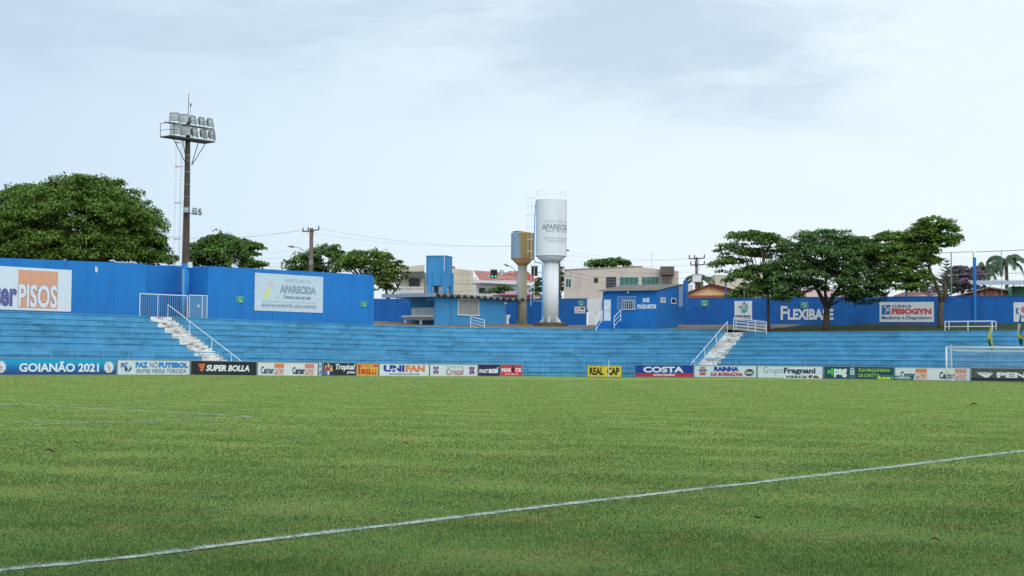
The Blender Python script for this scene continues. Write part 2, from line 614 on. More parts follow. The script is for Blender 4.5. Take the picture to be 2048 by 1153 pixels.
S_RST = s_at(1473, KTOP, 4.0)          # right stairway
S_LST = s_at(312, KTOP, 4.3)           # left stairway
kk = [KTOP - .1, KTOP + 1, KTOP + 2, KTOP + 4, KTOP + 6, KTOP + 9, KTOP + 14, 30, 45, 80, 200, 700]
terrace('dirt_terrace', [-260, -160, -100] + [-70 + 2 * i for i in range(int((S_RST + 71.5) / 2))] + [S_RST + 1.4], kk, M_DIRT)
terrace('grass_bank', [S_RST + 1.4 + 2 * i for i in range(26)] + [90, 140, 260], kk, M_BANK)

# pitch lines: paint on the turf plus the whitened blades standing in it
def gpt(px, py):
    lo, hi = 6.0, 150.0
    for _ in range(50):
        m = (lo + hi) / 2
        p = P(px, py, m)
        if p.z > gz(p.x, p.y):
            lo = m
        else:
            hi = m
    return P(px, py, lo)
def painted_line(name, pixels, w, worn=0.0, extend=(0, 0)):
    pts = [gpt(*q).to_2d() for q in pixels]
    if extend[0]:
        pts.insert(0, pts[0] + (pts[0] - pts[1]).normalized() * extend[0])
    if extend[1]:
        pts.append(pts[-1] + (pts[-1] - pts[-2]).normalized() * extend[1])
    mb = MB()
    for a, b in zip(pts, pts[1:]):
        L = (b - a).length
        d = (b - a) / L
        q = Vector((-d.y, d.x))
        n = max(2, int(L / .25))
        prev = None
        for i in range(n + 1):
            c = a + d * (L * i / n) + q * random.gauss(0, w * .05)
            h = w / 2 * random.uniform(.8, 1.15)
            cur = [(*(c + q * h), turf_z(c.x, c.y) + .008), (*(c - q * h), turf_z(c.x, c.y) + .008)]
            if prev and random.random() > worn:
                mb.add(prev + cur, [(0, 1, 3, 2)])
            prev = cur
    return pts, mb
def blades(cx, cy, h, w, lean, far=False):
    """one upright triangle per point"""
    n = len(cx)
    th = rng.uniform(0, 2 * np.pi, n)
    ln = rng.uniform(0, lean, n)
    la = rng.uniform(0, 2 * np.pi, n)
    if far:
        th = rng.normal(0, .35, n)
        la = rng.normal(np.pi / 2, .5, n)
        ln = rng.uniform(.80, .95, n) * 2.2
    z0 = turf_np(cx, cy)
    hx, hy = np.cos(th) * w / 2, np.sin(th) * w / 2
    out = np.empty((n, 3, 3))
    out[:, 0] = np.stack([cx - hx, cy - hy, z0], 1)
    out[:, 1] = np.stack([cx + hx, cy + hy, z0], 1)
    out[:, 2] = np.stack([cx + np.cos(la) * ln * h, cy + np.sin(la) * ln * h, z0 + h * (1.0 if far else np.sqrt(np.maximum(1 - ln ** 2, .1)))], 1)
    return out.reshape(-1, 3)
touch, mbl = painted_line('touchline', [(0, 1140.5), (300, 1110), (600, 1072), (1024, 1021.5), (1400, 978), (1748, 938.5), (1960, 912.5), (2048, 902)], .135, extend=(12, 70))
tl = mbl.build('touchline', M_CHALK)
tag(tl, kind='structure')
wb = []
for a, b in zip(touch[:-1], touch[1:]):
    L = (b - a).length
    near = a.y < 45
    n = int(L * (560 if near else 80))
    t = rng.uniform(0, 1, n)
    o = rng.normal(0, .060, n) + .012 * np.sin(t * L * 2.3)
    d = (b - a) / L
    keep = (np.sin(t * L * 1.7 + a.x) + np.sin(t * L * 4.1) + rng.normal(0, 1.0, n)) > -1.0
    cx, cy = (a.x + d.x * t * L - d.y * o)[keep], (a.y + d.y * t * L + d.x * o)[keep]
    wb.append(blades(cx, cy, rng.uniform(.016, .036, len(cx)), rng.uniform(.006, .011, len(cx)), .8))
np_mesh('chalked_blades', np.concatenate(wb), 3, M_CHALK, tl)
for nm, px, wd, worn, ext in (
        ('near_box_side_line', [(0, 852.2), (260, 842.7), (503, 833.6)], .12, .12, (14, 0)),
        ('near_box_front_line', [(503, 833.6), (260, 820.5), (0, 808.2)], .13, .10, (0, 18)),
        ('far_box_front_line', [(700, 760.3), (760, 762.3), (850, 765), (1000, 768.6), (1162, 770.6), (1300, 771.5), (1420, 770.8), (1500, 769.8), (1530, 768.8)], .16, .3, (0, 0)),
        ('far_box_side_line', [(700, 760.3), (735, 758.4)], .16, .2, (0, 5)),
        ('goal_area_line', [(1530, 768.6), (1490, 767)], .16, .2, (0, 3))):
    pp, mb = painted_line(nm, px, wd, worn, ext)
    o = mb.build('pitch_line', M_CHALK)
    tag(o, kind='structure')

# grass blades over the near half of the pitch (one mass)
def grass_blades():
    """blades get sparser, wider and more laid over with distance; each band blends into the next"""
    ys = np.linspace(9.8, 113, 2000)
    pdf = 4300 * (12 / ys) ** 2.55 * 2 * (.36 * ys + 1.2)
    cdf = np.cumsum(pdf) * (ys[1] - ys[0])
    n = int(cdf[-1])
    cy = np.interp(rng.uniform(0, cdf[-1], n), cdf, ys)
    cx = rng.uniform(-1, 1, n) * (.36 * cy + 1.2)
    patch = np.sin(cx * 1.3 + np.sin(cy * .9) * 1.5) + np.sin(cy * 1.9 + cx * .6) + rng.normal(0, 1.5, n)
    k = patch > -1.3
    for a, b in zip(touch, touch[1:]):
        d = (b - a).normalized()
        o = (cx - a.x) * -d.y + (cy - a.y) * d.x
        t = (cx - a.x) * d.x + (cy - a.y) * d.y
        k &= ~((np.abs(o) < .05) & (t > 0) & (t < (b - a).length) & (rng.uniform(0, 1, n) < .8))
    cx, cy = cx[k], cy[k]
    n = len(cx)
    tall = 1 + .4 * np.maximum(0, np.sin(cx * 2.1 + cy) * np.sin(cy * 2.7 - cx * .8))
    h = rng.uniform(.012, .026, n) * tall * (1 - .3 * np.clip((cy - 20) / 40, 0, 1))
    w = .0045 * (cy / 12) ** 1.65 * rng.uniform(.7, 1.3, n)
    laid = rng.uniform(0, 1, n) < np.clip((cy - 22) / 22, 0, 1)
    return [blades(cx[~laid], cy[~laid], h[~laid], w[~laid], .8), blades(cx[laid], cy[laid], h[laid] * .8, w[laid], .8, True)]
gv = grass_blades()
tag(np_mesh('grass', np.concatenate(gv), 3, M_BLADE), kind='stuff')

# unseen covered stand, added behind the camera to shade the near turf
MB().box(-75, 75, -30, 2.8, 10.6, 11.0).build('added_shade_roof', mat('added_roof_sheet', lin(150, 154, 160), .7, var=.1))['kind'] = 'structure'
sb = MB()
for i in range(12):
    sb.box(-75, 75, -6 - 1.0 * i, -5 - 1.0 * i, -.2, .5 + .45 * i)
sb.build('added_stand_steps', M_STAND)['kind'] = 'structure'
cb = MB()
for i in range(11):
    cb.box(-75 + 15 * i - .25, -75 + 15 * i + .25, -19.5, -19, 0, 10.59)
cb.build('added_stand_columns', M_CONC)['kind'] = 'structure'

# dead leaves lying on the turf
def dead_leaf(px, py, L, label):
    p = gpt(px, py)
    mb = MB()
    n = 7
    L *= .75
    vs, fs = [], []
    j = [random.uniform(-.25, .25) for _ in range(n)]
    for i in range(n):
        t = i / (n - 1)
        w = L * .22 * math.sin(math.pi * min(max(t, .04), .97)) ** .8
        zc = .012 + L * .16 * abs(math.sin(t * 4 + j[0] * 6)) + L * .1 * j[i]
        vs += [(t * L - L / 2, -w * (1 + j[i] * 2), zc + w * (.5 + j[i] * 3)), (t * L - L / 2, 0, zc), (t * L - L / 2, w, zc + w * .6)]
        if i:
            a = 3 * i
            fs += [(a - 3, a - 2, a + 1, a), (a - 2, a - 1, a + 2, a + 1)]
    mb.add(vs, fs)
    o = mb.build('fallen_leaf', mat('dead_leaf', lin(92, 74, 54), .8, var=.2, vscale=20))
    o.location = (p.x, p.y, gz(p.x, p.y) + .02)
    o.rotation_euler = (0.15, 0.1, random.uniform(-.5, .5))
    tag(o, label, 'leaf', 'dead leaves fallen on the pitch')
dead_leaf(1515, 1045, .15, 'dark curled dead leaf on the grass just below the touchline')
dead_leaf(1870, 1089, .14, 'brown curled dead leaf on the grass in the near right corner')
dead_leaf(1948, 813, .42, 'brown dead leaf on the far turf below the goal')
dead_leaf(100, 909, .25, 'brown dead leaf on the turf near the left edge')
dead_leaf(812, 892, .16, 'small dark dead leaf in the middle of the turf')

# ------------------------------------------------------------------ the stand: rows of concrete slabs
slab_me = MB().prism_x([(0, 0), (0, .35), (-.055, .365), (-.055, .43), (1.02, .43), (1.02, 0)], -.5, .5).build('concrete_slab', M_STAND)
slab_mesh = slab_me.data
bpy.data.objects.remove(slab_me)
def grandstand(label, s0, s1, group='stand sections around the pitch corner'):
    p, a = S((s0 + s1) / 2, 0)
    root = thing('grandstand', label, 'grandstand', (p.x, p.y, gz(p.x, p.y)), 0, group)
    inv = Vector((p.x, p.y, gz(p.x, p.y)))
    cnt = 0
    for r in range(ROWS):
        k = r * TREAD
        s = s0 + 0.006
        while s < s1 - .05:
            L = random.choice((2.55, 2.7, 2.7, 2.85, 3.3))
            if s == s0 + .006:
                L *= random.uniform(.35, 1)
            if s < LA + 2 and s + L > -2:
                L = min(L, 1.9)
            e = min(s + L, s1)
            if s1 - e < .8:
                e = s1
            q0, _ = S(s, k)
            q1, _ = S(e, k)
            c = (q0 + q1) / 2
            d = q1 - q0
            zb = gz(c.x, c.y)
            zt = ztop((s + e) / 2)
            rise = (zt - zb) / ROWS
            o = bpy.data.objects.new('concrete_slab', slab_mesh)
            COL.objects.link(o)
            o.parent = root
            ang = math.atan2(d.y, d.x)
            nn = Vector((-math.sin(ang), math.cos(ang)))
            c = c + nn * random.uniform(-.012, .012)
            o.location = Vector((c.x, c.y, zb + rise * r + random.uniform(-.006, .006))) - inv
            o.rotation_euler = (0, 0, ang)
            o.scale = (d.length - random.choice((.008, .012, .02)), 1, rise / .43)
            cnt += 1
            s = e
    core = MB()
    n = int((s1 - s0) / 1.0)
    for r in range(ROWS):
        k = r * TREAD
        prev = None
        for i in range(n + 1):
            s = s0 + .02 + (s1 - s0 - .04) * i / n
            q, _ = S(s, k + .07)
            q2, _ = S(s, k + TREAD + .12)
            zb = gz(q.x, q.y)
            rise = (ztop(s) - zb) / ROWS
            cur = [Vector((q.x, q.y, zb + rise * r - .1)) - inv, Vector((q.x, q.y, zb + rise * (r + 1) - .03)) - inv, Vector((q2.x, q2.y, zb + rise * (r + 1) - .03)) - inv]
            if prev:
                core.add(prev + cur, [(0, 3, 4, 1), (1, 4, 5, 2)])
            prev = cur
    core.build('core', mat('dark_joint_fill', lin(40, 78, 104), .9), root)
    return root
WST = 1.15
grandstand('light blue terraced stand left of the left white stairway', -62, S_LST - WST)
grandstand('long light blue terraced stand between the two white stairways', S_LST + WST, S_RST - .95)
grandstand('light blue terraced stand right of the right white stairway, behind the goal', S_RST + .95, 66)

def stairway(s, w, label, rail_side):
    p, a = S(s, 0)
    zb = gz(p.x, p.y)
    H = ztop(s) - zb
    root = thing('stairway', label, 'stairway', (p.x, p.y, zb), a, 'white stairways through the stand')
    n = 2 * ROWS
    for i in range(n):
        j = random.uniform(-.008, .008)
        MB().box(-w + .012, w - .012, i * TREAD / 2 - .02 + j, (i + 1) * TREAD / 2 + .04, max(0, (i - 1) * H / n), (i + 1) * H / n).build('step', M_STAIR, root)
    x = w * .8 * rail_side
    mb = MB()
    def pt(t, h):
        return (x, t * TREAD * ROWS - .1, t * H + h)
    mb.tube([pt(-.05, 1.0), pt(.99, 1.0)], .029)
    mb.build('handrail', M_WHITE, root)
    for t in (0.02, .12, .38, .68, .985):
        MB().tube([pt(t, .05), pt(t, 1.0)], .027).build('rail_post', M_WHITE, root)
    return root
stairway(S_LST, WST, 'white stairway with one handrail leading up to the barred gate', 1)
stairway(S_RST, .95, 'white stairway with one handrail leading up to the white ramp railing', -1)

# blue railing along the foot of the stand
def railing(s0, s1, label):
    p, _a = S((s0 + s1) / 2, -.45)
    base = Vector((p.x, p.y, gz(p.x, p.y)))
    root = thing('railing', label, 'railing', base, 0, 'blue railings along the foot of the stand')
    n = max(2, round((s1 - s0) / 1.95))
    top, low = [], []
    for i in range(n + 1):
        s = s0 + (s1 - s0) * i / n
        q, _ = S(s, -.45)
        z = gz(q.x, q.y)
        v = Vector((q.x, q.y, z)) - base
        MB().tube([v - Vector((0, 0, .05)), v + Vector((0, 0, 1.53))], .03).build('rail_post', M_RAIL, root)
        top.append(v + Vector((0, 0, 1.56)))
        low.append(v + Vector((0, 0, .14)))
    MB().tube(top, .036).build('top_rail', M_RAIL, root)
    MB().tube(low, .02).build('bottom_rail', M_RAIL, root)
railing(-62, S_LST - 1.2, 'light blue tube railing in front of the left stand')
railing(S_LST + 1.0, S_RST - .9, 'long light blue tube railing in front of the middle stand')
railing(S_RST - .5, 58, 'light blue tube railing in front of the stand behind the goal')

# ------------------------------------------------------------------ advertising boards
BW = (226, 234, 240)
NAVY, ORANGE = (42, 42, 92), (232, 140, 84)
def center_pisos(u, w, t=NAVY, sq=(232, 140, 84)):
    return [('t', t, 'Center', u, .1, w * .56, .58, .03), ('r', sq, u + w * .57, .07, w * .43, .85),
            ('t', (176, 104, 92), 'PISOS', u + w * .57, .07, w * .43, .56, .075), ('t', (248, 246, 246), 'PISOS', u + w * .575, .09, w * .42, .52, .015)]
def badge(u, v, r, asp):
    els = []
    for rgb, k in (((240, 244, 250), 1.0), ((70, 90, 150), .88), ((244, 246, 250), .82)):
        els.append(('c', rgb, u, v, r * k / asp, r * k, 8))
    return els + [('t', (176, 60, 84), 'F', u - .3 * r / asp, v - .1 * r, .34 * r / asp, .6 * r, .0),
                  ('t', (60, 70, 130), 'C', u - .2 * r / asp, v - .55 * r, .4 * r / asp, .6 * r, .0),
                  ('t', (176, 60, 84), 'F', u + .08 * r / asp, v - .5 * r, .34 * r / asp, .6 * r, .0)]
def gradient_mat():
    m = mat('cyan_to_navy_print', lin(30, 120, 200), .5)
    N, L = m.node_tree.nodes, m.node_tree.links
    t = N.new('ShaderNodeTexCoord')
    s = N.new('ShaderNodeSeparateXYZ')
    r = N.new('ShaderNodeValToRGB')
    L.new(t.outputs['Generated'], s.inputs[0])
    L.new(s.outputs['Z'], r.inputs[0])
    e = r.color_ramp.elements
    e[0].position, e[0].color = 0.0, (*lin(48, 70, 130), 1)
    e[1].position, e[1].color = 1.0, (*lin(30, 186, 236), 1)
    x = e.new(.45)
    x.color = (*lin(36, 118, 190), 1)
    L.new(r.outputs[0], N['Principled BSDF'].inputs['Base Color'])
    return m
KB = -1.35
def board(px0, px1, label, bg, els, h=.97, k=KB, z0=.03, frame=True, mtl=None, asp_els=None):
    a, b = s_at(px0, k, .4), s_at(px1, k, .4)
    q0, _ = S(a, k)
    q1, _ = S(b, k)
    d = q1 - q0
    W = d.length
    ang = math.atan2(d.y, d.x)
    g0, g1 = gz(q0.x, q0.y), gz(q1.x, q1.y)
    root = thing('advertising_board', label, 'advertising board', (q0.x, q0.y, (g0 + g1) / 2 + z0 - .02), ang, 'advertising boards along the pitch edge')
    root.rotation_euler = (0, -math.atan2(g1 - g0, W), ang)
    MB().box(.03, W - .03, 0, .05, .03, h).build('panel', mtl or paint(bg, .45), root)
    if frame:
        f = MB()
        f.box(0, W, -.025, .07, h, h + .04).box(0, W, -.025, .07, 0, .03).box(0, .03, -.025, .07, .03, h).box(W - .03, W, -.025, .07, .03, h)
        f.build('frame', M_GREYM, root)
    for x in (.25 * W, .75 * W):
        MB().tube([(x, .06, h * .8), (x, .55, .02)], .02, 4).build('brace', M_GREYM, root)
    e = els(W / h) if callable(els) else els
    decals(root, W - .08, h - .05, e, y0=0, x0=.04, z0=.04)
    return root
board(-130, 232.5, 'blue gradient advertising board reading GOIANÃO 2021', None, lambda A: badge(.335, .5, .42, A) + [('t', (240, 246, 252), 'GOIANÃO 2021', .435, .17, .46, .72, .035)] + badge(.955, .5, .42, A), mtl=gradient_mat())
board(234, 379.5, 'white board reading PAZ NO FUTEBOL ENTRE NESSA TORCIDA', BW, lambda A: [
    ('c', (210, 222, 232), .11, .45, .075, .38), ('p', (90, 110, 130), [(.13, .1), (.19, .35), (.185, .62), (.15, .35)]), ('c', (60, 72, 84), .115, .35, .02, .14),
    ('t', (44, 108, 184), 'PAZ', .035, .48, .1, .36, .05, .3),
    ('t', (40, 140, 220), 'PAZ', .24, .48, .17, .40, .06), ('t', (66, 128, 176), 'NO', .435, .48, .11, .40), ('t', (40, 140, 220), 'FUTEBOL', .56, .48, .42, .40, .06),
    ('t', (84, 108, 124), 'ENTRE NESSA TORCIDA', .255, .1, .70, .29)])
board(381, 513, 'dark board reading SUPER BOLLA with an orange wing mark', (46, 48, 54), [
    ('p', (236, 120, 76), [(.1, .80), (.21, .82), (.20, .68), (.14, .66), (.11, .7)]), ('p', (236, 120, 76), [(.105, .60), (.20, .66), (.19, .5), (.15, .46)]),
    ('p', (236, 120, 76), [(.115, .40), (.19, .48), (.18, .34), (.16, .22)]), ('t', (238, 242, 246), 'SUPER BOLLA', .22, .27, .67, .48, .05, .2)])
board(514.5, 635.5, 'white board with two CenterPISOS logos beside the black board', (232, 234, 238), center_pisos(.05, .38) + center_pisos(.57, .37, NAVY, (226, 140, 120)))
board(637, 643, 'narrow white board strip with a blue mark between two sponsor boards', BW, [('p', (60, 110, 190), [(.15, .05), (.85, .1), (.9, .4), (.3, .3)]), ('c', (90, 140, 210), .5, .72, .3, .16)])
def people(A):
    E = []
    for u, hair, top, leg in ((.065, (70, 60, 56), (206, 96, 70), (70, 160, 214)), (.15, (228, 186, 110), (148, 80, 150), (240, 240, 240)), (.235, (60, 56, 58), (228, 190, 130), (72, 62, 150))):
        v = .0 if u != .15 else .08
        E += [('r', leg, u - .03, .04, .06, .34), ('p', top, [(u - .045, .34 + v), (u + .045, .34 + v), (u + .035, .62 + v), (u - .035, .62 + v)]),
              ('c', hair, u, .76 + v * .6, .036, .17), ('c', (232, 186, 158), u, .71 + v * .6, .026, .12)]
    return E
board(646, 711.5, 'dark board reading Tropical pneus with three small drawn people', (52, 54, 62), lambda A: people(A) + [
    ('t', (240, 240, 244), 'Tropical', .36, .34, .62, .6, .04, .25), ('t', (240, 240, 244), 'pneus', .72, .08, .25, .26, .03, .2)])
board(713, 756.5, 'yellow and red board reading PIRELLI', (240, 196, 90), [
    ('r', (220, 74, 44), .05, .70, .89, .22), ('r', (240, 196, 90), .18, .755, .64, .1), ('r', (220, 74, 44), .05, .08, .1, .75), ('p', (220, 74, 44), [(.94, .70), (.98, .76), (.98, .86), (.94, .92)]),
    ('t', (220, 74, 44), 'IRELLI', .19, .1, .73, .46, .05)])
board(758, 858, 'white board reading UNIFAN in blue and orange', BW, [
    ('t', (56, 66, 170), 'UNI', .08, .32, .42, .58, .06), ('t', (236, 138, 84), 'FAN', .52, .32, .40, .58, .06), ('p', BW, [(.2, .52), (.36, .70), (.36, .64), (.24, .46)]),
    ('t', (100, 104, 140), 'CENTRO UNIVERSITÁRIO ALFREDO NASSER', .19, .08, .62, .14, .02)])
def swirl(u, A):
    E = []
    for k in range(4):
        for rgb, rr, w in (((60, 70, 150), .42, .07), ((206, 70, 96), .28, .07)):
            a0 = math.pi / 2 * k + math.pi / 4
            cu, cv = math.cos(a0 - math.pi / 4) * .52, math.sin(a0 - math.pi / 4) * .52
            pts = []
            for i in range(7):
                t = a0 - math.pi / 4 + math.pi + (i - 3) * .3
                pts.append((u + (cu + math.cos(t) * rr) / A, .5 + (cv + math.sin(t) * rr)))
            E.append(('l', rgb, pts, w))
    return E
board(859.5, 955, 'white board reading Arroz Cristal between two swirl marks', BW, lambda A: swirl(.12, A) + swirl(.88, A) + [
    ('t', (202, 66, 92), 'Cristal', .33, .1, .36, .55, .0), ('t', (140, 140, 150), 'A R R O Z', .33, .74, .36, .14)])
board(956, 1000, 'dark purple board reading fast açaí', (58, 46, 88), [('t', (238, 238, 244), 'FAST', .05, .24, .4, .36, .05), ('t', (238, 238, 244), 'açaí', .47, .12, .48, .66, .06)])
board(1001, 1044.5, 'red board reading MARKOS MULT SERVICE', (216, 62, 74), [
    ('t', (244, 240, 242), 'MAR', .04, .34, .46, .38, .04), ('t', (36, 34, 38), 'k', .5, .3, .18, .62, .05, .1), ('t', (244, 240, 242), 'OS', .68, .34, .28, .38, .04),
    ('t', (240, 214, 216), 'MULT SERVICE', .2, .08, .62, .14, .03)])
board(1175, 1243.5, 'yellow board reading REAL CAP standing alone at the corner', (242, 214, 70), [('t', (58, 54, 44), 'REAL', .05, .13, .42, .72, .05), ('t', (58, 54, 44), 'CAP', .58, .13, .36, .72, .05)])
board(1270, 1387.5, 'blue and red board reading COSTA ATACADÃO', (34, 74, 158), [
    ('r', (214, 56, 72), .0, .0, 1, .3), ('t', (240, 244, 248), 'COSTA', .14, .36, .70, .54, .045), ('t', (240, 240, 244), 'ATACADÃO', .31, .05, .38, .22, .05)])
board(1389, 1513.5, 'white board reading RAINHA DA BORRACHA with a red crown', BW, lambda A: [
    ('p', (202, 60, 70), [(.09, .74), (.085, .92), (.11, .82), (.13, .94), (.15, .82), (.175, .92), (.17, .74)]), ('p', (62, 70, 140), [(.08, .42), (.18, .42), (.19, .68), (.07, .68)]),
    ('l', (62, 90, 150), [(.04, .56), (.07, .66), (.1, .6)], .03), ('l', (62, 90, 150), [(.22, .56), (.19, .66), (.16, .6)], .03), ('r', (216, 80, 90), .08, .16, .1, .2), ('r', (240, 240, 244), .09, .5, .08, .05),
    ('t', (44, 62, 160), 'RAINHA', .32, .5, .40, .42, .06), ('t', (206, 52, 66), 'DA BORRACHA', .265, .08, .52, .33, .04),
    ('c', (50, 60, 66), .89, .42, .075, .30), ('t', (236, 240, 242), 'Gates', .83, .28, .12, .3, .02, .3)])
board(1515, 1646, 'white board reading Grupo Fragnani in thin and bold letters', BW, [
    ('t', (96, 106, 120), 'Grupo', .085, .24, .30, .68, -.012), ('t', (62, 72, 88), 'Fragnani', .405, .26, .49, .62, .045)])
board(1648, 1788.5, 'dark green board reading sipag SUA MAQUININHA DE CARTÃO', (40, 84, 92), [
    ('t', (92, 196, 84), 'si', .04, .28, .09, .62, .06), ('t', (238, 242, 244), 'pag', .14, .1, .19, .74, .06), ('r', (80, 112, 130), .365, .02, .085, .96), ('r', (206, 232, 230), .378, .34, .06, .42),
    ('t', (70, 140, 130), 'S', .395, .42, .026, .26, .03), ('r', (220, 230, 236), .383, .83, .05, .08), ('t', (176, 206, 92), 'SUA MAQUININHA', .50, .56, .455, .32, .03), ('t', (176, 206, 92), 'DE CARTÃO', .50, .15, .30, .36, .03)])
board(1790, 1940.5, 'white board with two CenterPISOS logos behind the goal post', (230, 234, 236), center_pisos(.07, .36) + center_pisos(.60, .36, NAVY, (226, 140, 120)))
board(1942, 2160, 'black board reading PENALTY behind the goal net', (52, 54, 58), [
    ('p', (240, 242, 244), [(.03, .70), (.21, .66), (.155, .58), (.1, .62)]), ('p', (240, 242, 244), [(.05, .63), (.15, .54), (.21, .62), (.155, .26), (.12, .28)]),
    ('t', (240, 242, 244), 'PENALTY', .24, .27, .68, .44, .05)])
board(1566, 1642.5, 'low white board reading vascafé in front of the Grupo Fragnani board', (240, 244, 240), [
    ('t', (74, 84, 80), 'vasca', .04, .1, .60, .62, .03), ('t', (120, 64, 50), 'fé', .66, .1, .3, .8, .03), ('r', (130, 120, 100), .25, .88, .5, .05)], h=.36, k=KB - .9, z0=.0, frame=False)
board(1747, 1827.5, 'low green board reading Leo A MARCA DA MARCENARIA', (30, 116, 104), [
    ('r', (200, 226, 226), .08, .06, .4, .9), ('r', (30, 116, 104), .09, .1, .38, .82), ('t', (232, 232, 70), 'Leo', .11, .12, .33, .74, .09),
    ('t', (238, 244, 244), 'A MARCA DA', .60, .72, .3, .2, .04), ('t', (238, 244, 244), 'MARCENARIA', .54, .36, .40, .3, .05), ('t', (200, 226, 220), 'DO MELHOR JEITO', .6, .1, .3, .16, .02)],
      h=.37, k=KB - .9, z0=0, frame=False)

# ------------------------------------------------------------------ goal, corner flag, flags
def goal():
    p = gpt(1893, 762)
    p = P(1893, 762, 109.5)
    ang = math.radians(-32)
    root = thing('football_goal', 'white football goal with its net in front of the right stand', 'goal', (p.x, p.y, p.z), ang)
    W, H, D = 7.32, 2.44, 2.1
    for x in (0, W):
        MB().tube([(x, 0, -.05), (x, 0, H + .05)], .062, 12).build('post', M_WHITE, root, True)
        s = MB().tube([(x, 1.5 if x else 1.5, 0), (x, 1.2, 2.62)], .03, 8)
        s.build('net_support', M_WHITE, root)
    MB().tube([(-.06, 0, H), (W + .06, 0, H)], .062, 12).build('crossbar', M_WHITE, root, True)
    # net: top, back and sides in crossing diagonal strings
    mb = MB()
    r, st = .0065, .25
    def drape(u, v):        # v 0..1 from the crossbar over the top and down the back; top sags a little
        if v < .38:
            t = v / .38
            return Vector((u, t * 1.45, H - .05 - .20 * t - .1 * math.sin(math.pi * t) * math.sin(math.pi * u / W) ** .5))
        t = (v - .38) / .62
        return Vector((u, 1.45 + .55 * t, (H - .25) * (1 - t)))
    L = 1.45 + 2.3
    n = int(W / st)
    m = int(L / st)
    for sgn in (1, -1):
        for i in range(-m, n + m):
            pts = []
            for j in range(0, m + 1, 2):
                u = (i + sgn * j) * st
                if 0 <= u <= W:
                    pts.append(drape(u, j / m))
            if len(pts) > 1:
                mb.tube(pts, r, 3, False)
    for x in (0, W):
        for i in range(0, 11):
            y = i * .2
            top = drape(x, min(y / 1.45, 1) * .38).z if y <= 1.45 else (H - .25) * (1 - (y - 1.45) / .55)
            mb.tube([(x, y, max(top, .02)), (x, y, 0)], r, 3, False)
        for z in np.arange(.1, H - .2, .2):
            mb.tube([(x, 0, z), (x, 1.45 + .55 * (1 - z / (H - .25)), z)], r, 3, False)
    mb.build('net', mat('net_string', lin(225, 226, 226), .8), root)
    MB().tube([drape(u, .38) for u in np.linspace(.1, W - .1, 20)], .016, 5).build('net_edge_rope', mat('rope', lin(206, 190, 170), .8), root)
goal()
q = P(1217.5, 752.5, 126.5)
fl = thing('corner_flag', 'slim white corner flag pole in front of the yellow board', 'corner flag', q)
MB().tube([(0, 0, -.05), (0, 0, 1.25)], .03, 8).build('pole', M_WHITE, fl)
MB().tube([(0, 0, 1.25), (0, 0, 1.29)], .045, 8).build('pole_cap', M_WHITE, fl)
def flag(px, ytop, ybot, Y, label, cols, ph):
    top = P(px, ytop, Y)
    z0 = gz(top.x, top.y)
    root = thing('flag', label, 'flag', (top.x, top.y, z0), 0, 'flags hanging on poles behind the goal')
    H = top.z - z0
    MB().tube([(0, 0, 0), (0, 0, H + .05)], .016, 8).build('pole', M_RAIL, root)
    drop = (ybot - ytop) * Y / FPX
    nz_, nx = 14, 9
    parts = {}
    for j in range(nz_):
        for i in range(nx):
            parts.setdefault(cols(i / nx, j / nz_), []).append((i, j))
    def pt(i, j):
        u, v = i / nx, j / nz_
        w = .30 * (.15 + v * 1.1) * (1 - .55 * max(0, v - .75) / .25)
        return (-w * .7 + u * w * 1.2 + .05 * math.sin(v * 7 + ph), .12 * math.sin(u * 14 + v * 3 + ph) * (.2 + v), H - v * drop - .25 * u * v * (1 if u < .5 else .6))
    for rgb, cells in parts.items():
        mb = MB()
        for i, j in cells:
            mb.add([pt(i, j), pt(i + 1, j), pt(i + 1, j + 1), pt(i, j + 1)], [(0, 1, 2, 3)])
        mb.build('cloth', paint(rgb, .8), root, True)
flag(1982, 643, 697, 114.5, 'limp yellow flag with green and white streaks hanging above the crossbar',
     lambda u, v: (222, 212, 96) if v < .62 and u < .62 else ((210, 222, 216) if u > .62 and v < .8 else ((36, 112, 84) if (u * 9) % 3 < 1.6 else (222, 212, 96))), .3)
flag(2040, 630, 688, 114.5, 'limp dark green and yellow flag hanging at the right edge',
     lambda u, v: (30, 60, 66) if v < .22 else ((226, 206, 60) if (.22 <= v < .42 and u > .3) or (.6 < v < .78) else ((36, 98, 80) if v >= .78 or u > .5 else (196, 206, 206))), 1.4)
b0 = P(2000, 727, 117)
hr = thing('stair_handrail', 'light blue stair handrail bent behind the goal net', 'handrail', (b0.x, b0.y, gz(b0.x, b0.y)))
zz = b0.z - gz(b0.x, b0.y)
pk = lambda px, py: P(px, py, 117) - Vector((b0.x, b0.y, gz(b0.x, b0.y)))
MB().tube([pk(2002, 733), pk(2002, 726.5), pk(2031, 727.5), pk(2052, 700), pk(2075, 670)], .035, 6).build('rail', M_RAIL, hr)
for px, py in ((2002, 726), (2031, 728)):
    v = pk(px, py)
    MB().tube([v, (v.x, v.y, 0)], .03, 6).build('rail_post', M_RAIL, hr)

